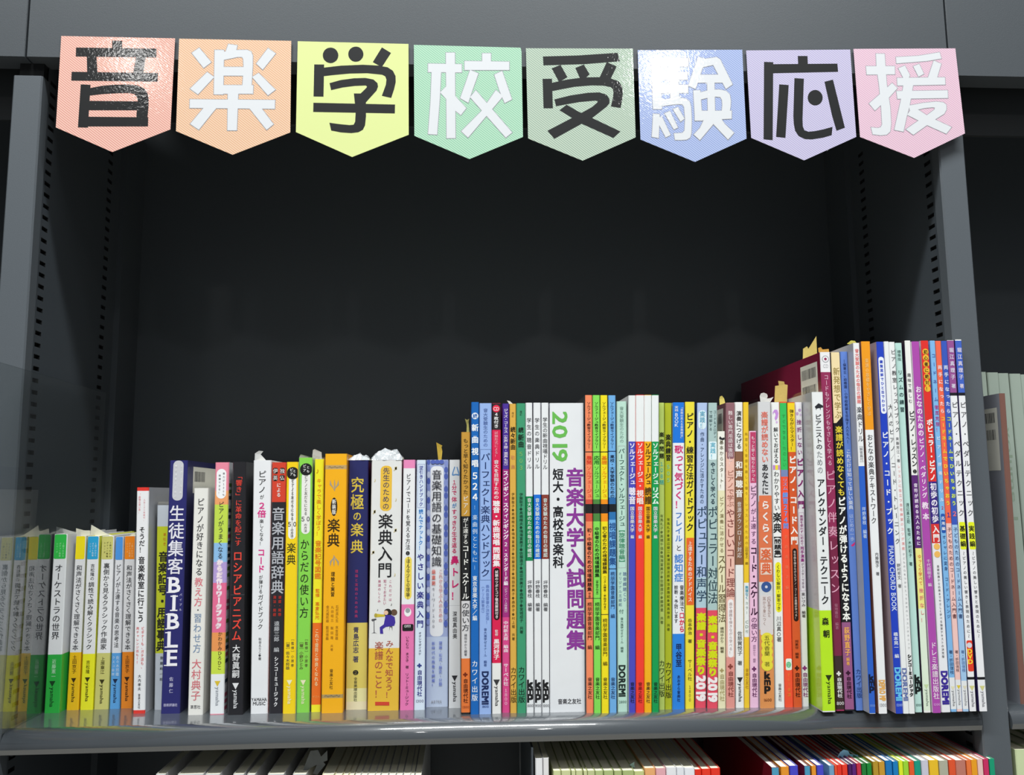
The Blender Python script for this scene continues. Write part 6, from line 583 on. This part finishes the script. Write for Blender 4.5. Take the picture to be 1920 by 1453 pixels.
def offset_poly(P, d):
    n = len(P); ar = sum(P[i][0]*P[(i+1) % n][1]-P[(i+1) % n][0]*P[i][1] for i in range(n)); sg = 1 if ar > 0 else -1; out = []
    for i in range(n):
        p, q, r = P[i-1], P[i], P[(i+1) % n]
        a = Vector((q[0]-p[0], q[1]-p[1])); b = Vector((r[0]-q[0], r[1]-q[1]))
        if a.length < 1e-6 or b.length < 1e-6: out.append(q); continue
        a.normalize(); b.normalize(); na = Vector((a.y, -a.x))*sg; nb = Vector((b.y, -b.x))*sg; s_ = na+nb
        if s_.length < .3: s_ = na*1.0; k = 1
        else: k = min(1.8, 2/s_.length**2)
        out.append((q[0]+s_.x*k*d, q[1]+s_.y*k*d))
    return out
def ccw(P):
    n = len(P); return P if sum(P[i][0]*P[(i+1) % n][1]-P[(i+1) % n][0]*P[i][1] for i in range(n)) > 0 else P[::-1]
m_blk = flat_lam('pennant_black', '0c0d0f'); m_wht = flat_lam('pennant_white', 'dfe1e5'); m_out = flat_lam('pennant_outline', '9c9ca4')
for label, chz, OL, c1, c2, inkc, polys in FLAGS:
    c1, c2 = (''.join('%02x' % int(int(c[k:k+2], 16)*.955) for k in (0, 2, 4)) for c in (c1, c2))
    ox = sum(p[0] for p in OL)/len(OL); oz = max(p[1] for p in OL)
    t = thing('pennant', label, 'pennant', (ox, -8, oz), 'lettered pennants along the header')
    m = MB(); m.slab_y(ccw([(x-ox, z-oz) for x, z in OL]), 0, .45, stripe_mat('pennant_card_'+c1, c1, c2)); m.build('card', t, fix=True)
    m = MB(); white = inkc[0] == 'f'; lay = .04
    if white:
        for P in polys:
            lay += .004; m.poly([(x-ox, -lay, z-oz) for x, z in ccw(offset_poly(P, .42))], m_out)
        lay += .03
    for P in polys:
        lay += .004; m.poly([(x-ox, -lay, z-oz) for x, z in ccw(P)], m_wht if white else m_blk)
    bm = bmesh.new(); o = m.build('character', t)
    bm.from_mesh(o.data); bmesh.ops.triangulate(bm, faces=bm.faces, ngon_method='BEAUTY'); bm.to_mesh(o.data); bm.free()
# ------------------------------------------------------------ paper slips standing in the books
for label, Y, c, P in SLIPS:
    ox = sum(p[0] for p in P)/len(P); oz = min(p[1] for p in P); P = ccw([(x-ox, z-oz) for x, z in P])
    hh = max(z for x, z in P) or 1
    m = MB(); mt = mat('slip_paper', c, .7, 0, .3, 200)
    n = len(P); i = m.mi(mt)
    # fan from the centre so that the sheet can curl: it bows forward with height
    def bow(x, z): return -2.2*(z/hh)**2*min(1, hh/12)+.05*x
    cx, cz = sum(p[0] for p in P)/n, sum(p[1] for p in P)/n
    for off in (0, .35): m.v += [(x, bow(x, z)+off, z) for x, z in P]
    for a in range(n):
        b = (a+1) % n; m.f.append((a, b, n+b, n+a)); m.m.append(i)
    m.f.append(tuple(reversed(range(n)))); m.f.append(tuple(range(n, 2*n))); m.m += [i, i]
    o = m.build('order_slip', None, (ox, Y, oz), fix=True); tag(o, label, 'slip', 'paper slips standing in the books')
    bm = bmesh.new(); bm.from_mesh(o.data); bmesh.ops.triangulate(bm, faces=bm.faces); bm.to_mesh(o.data); bm.free()
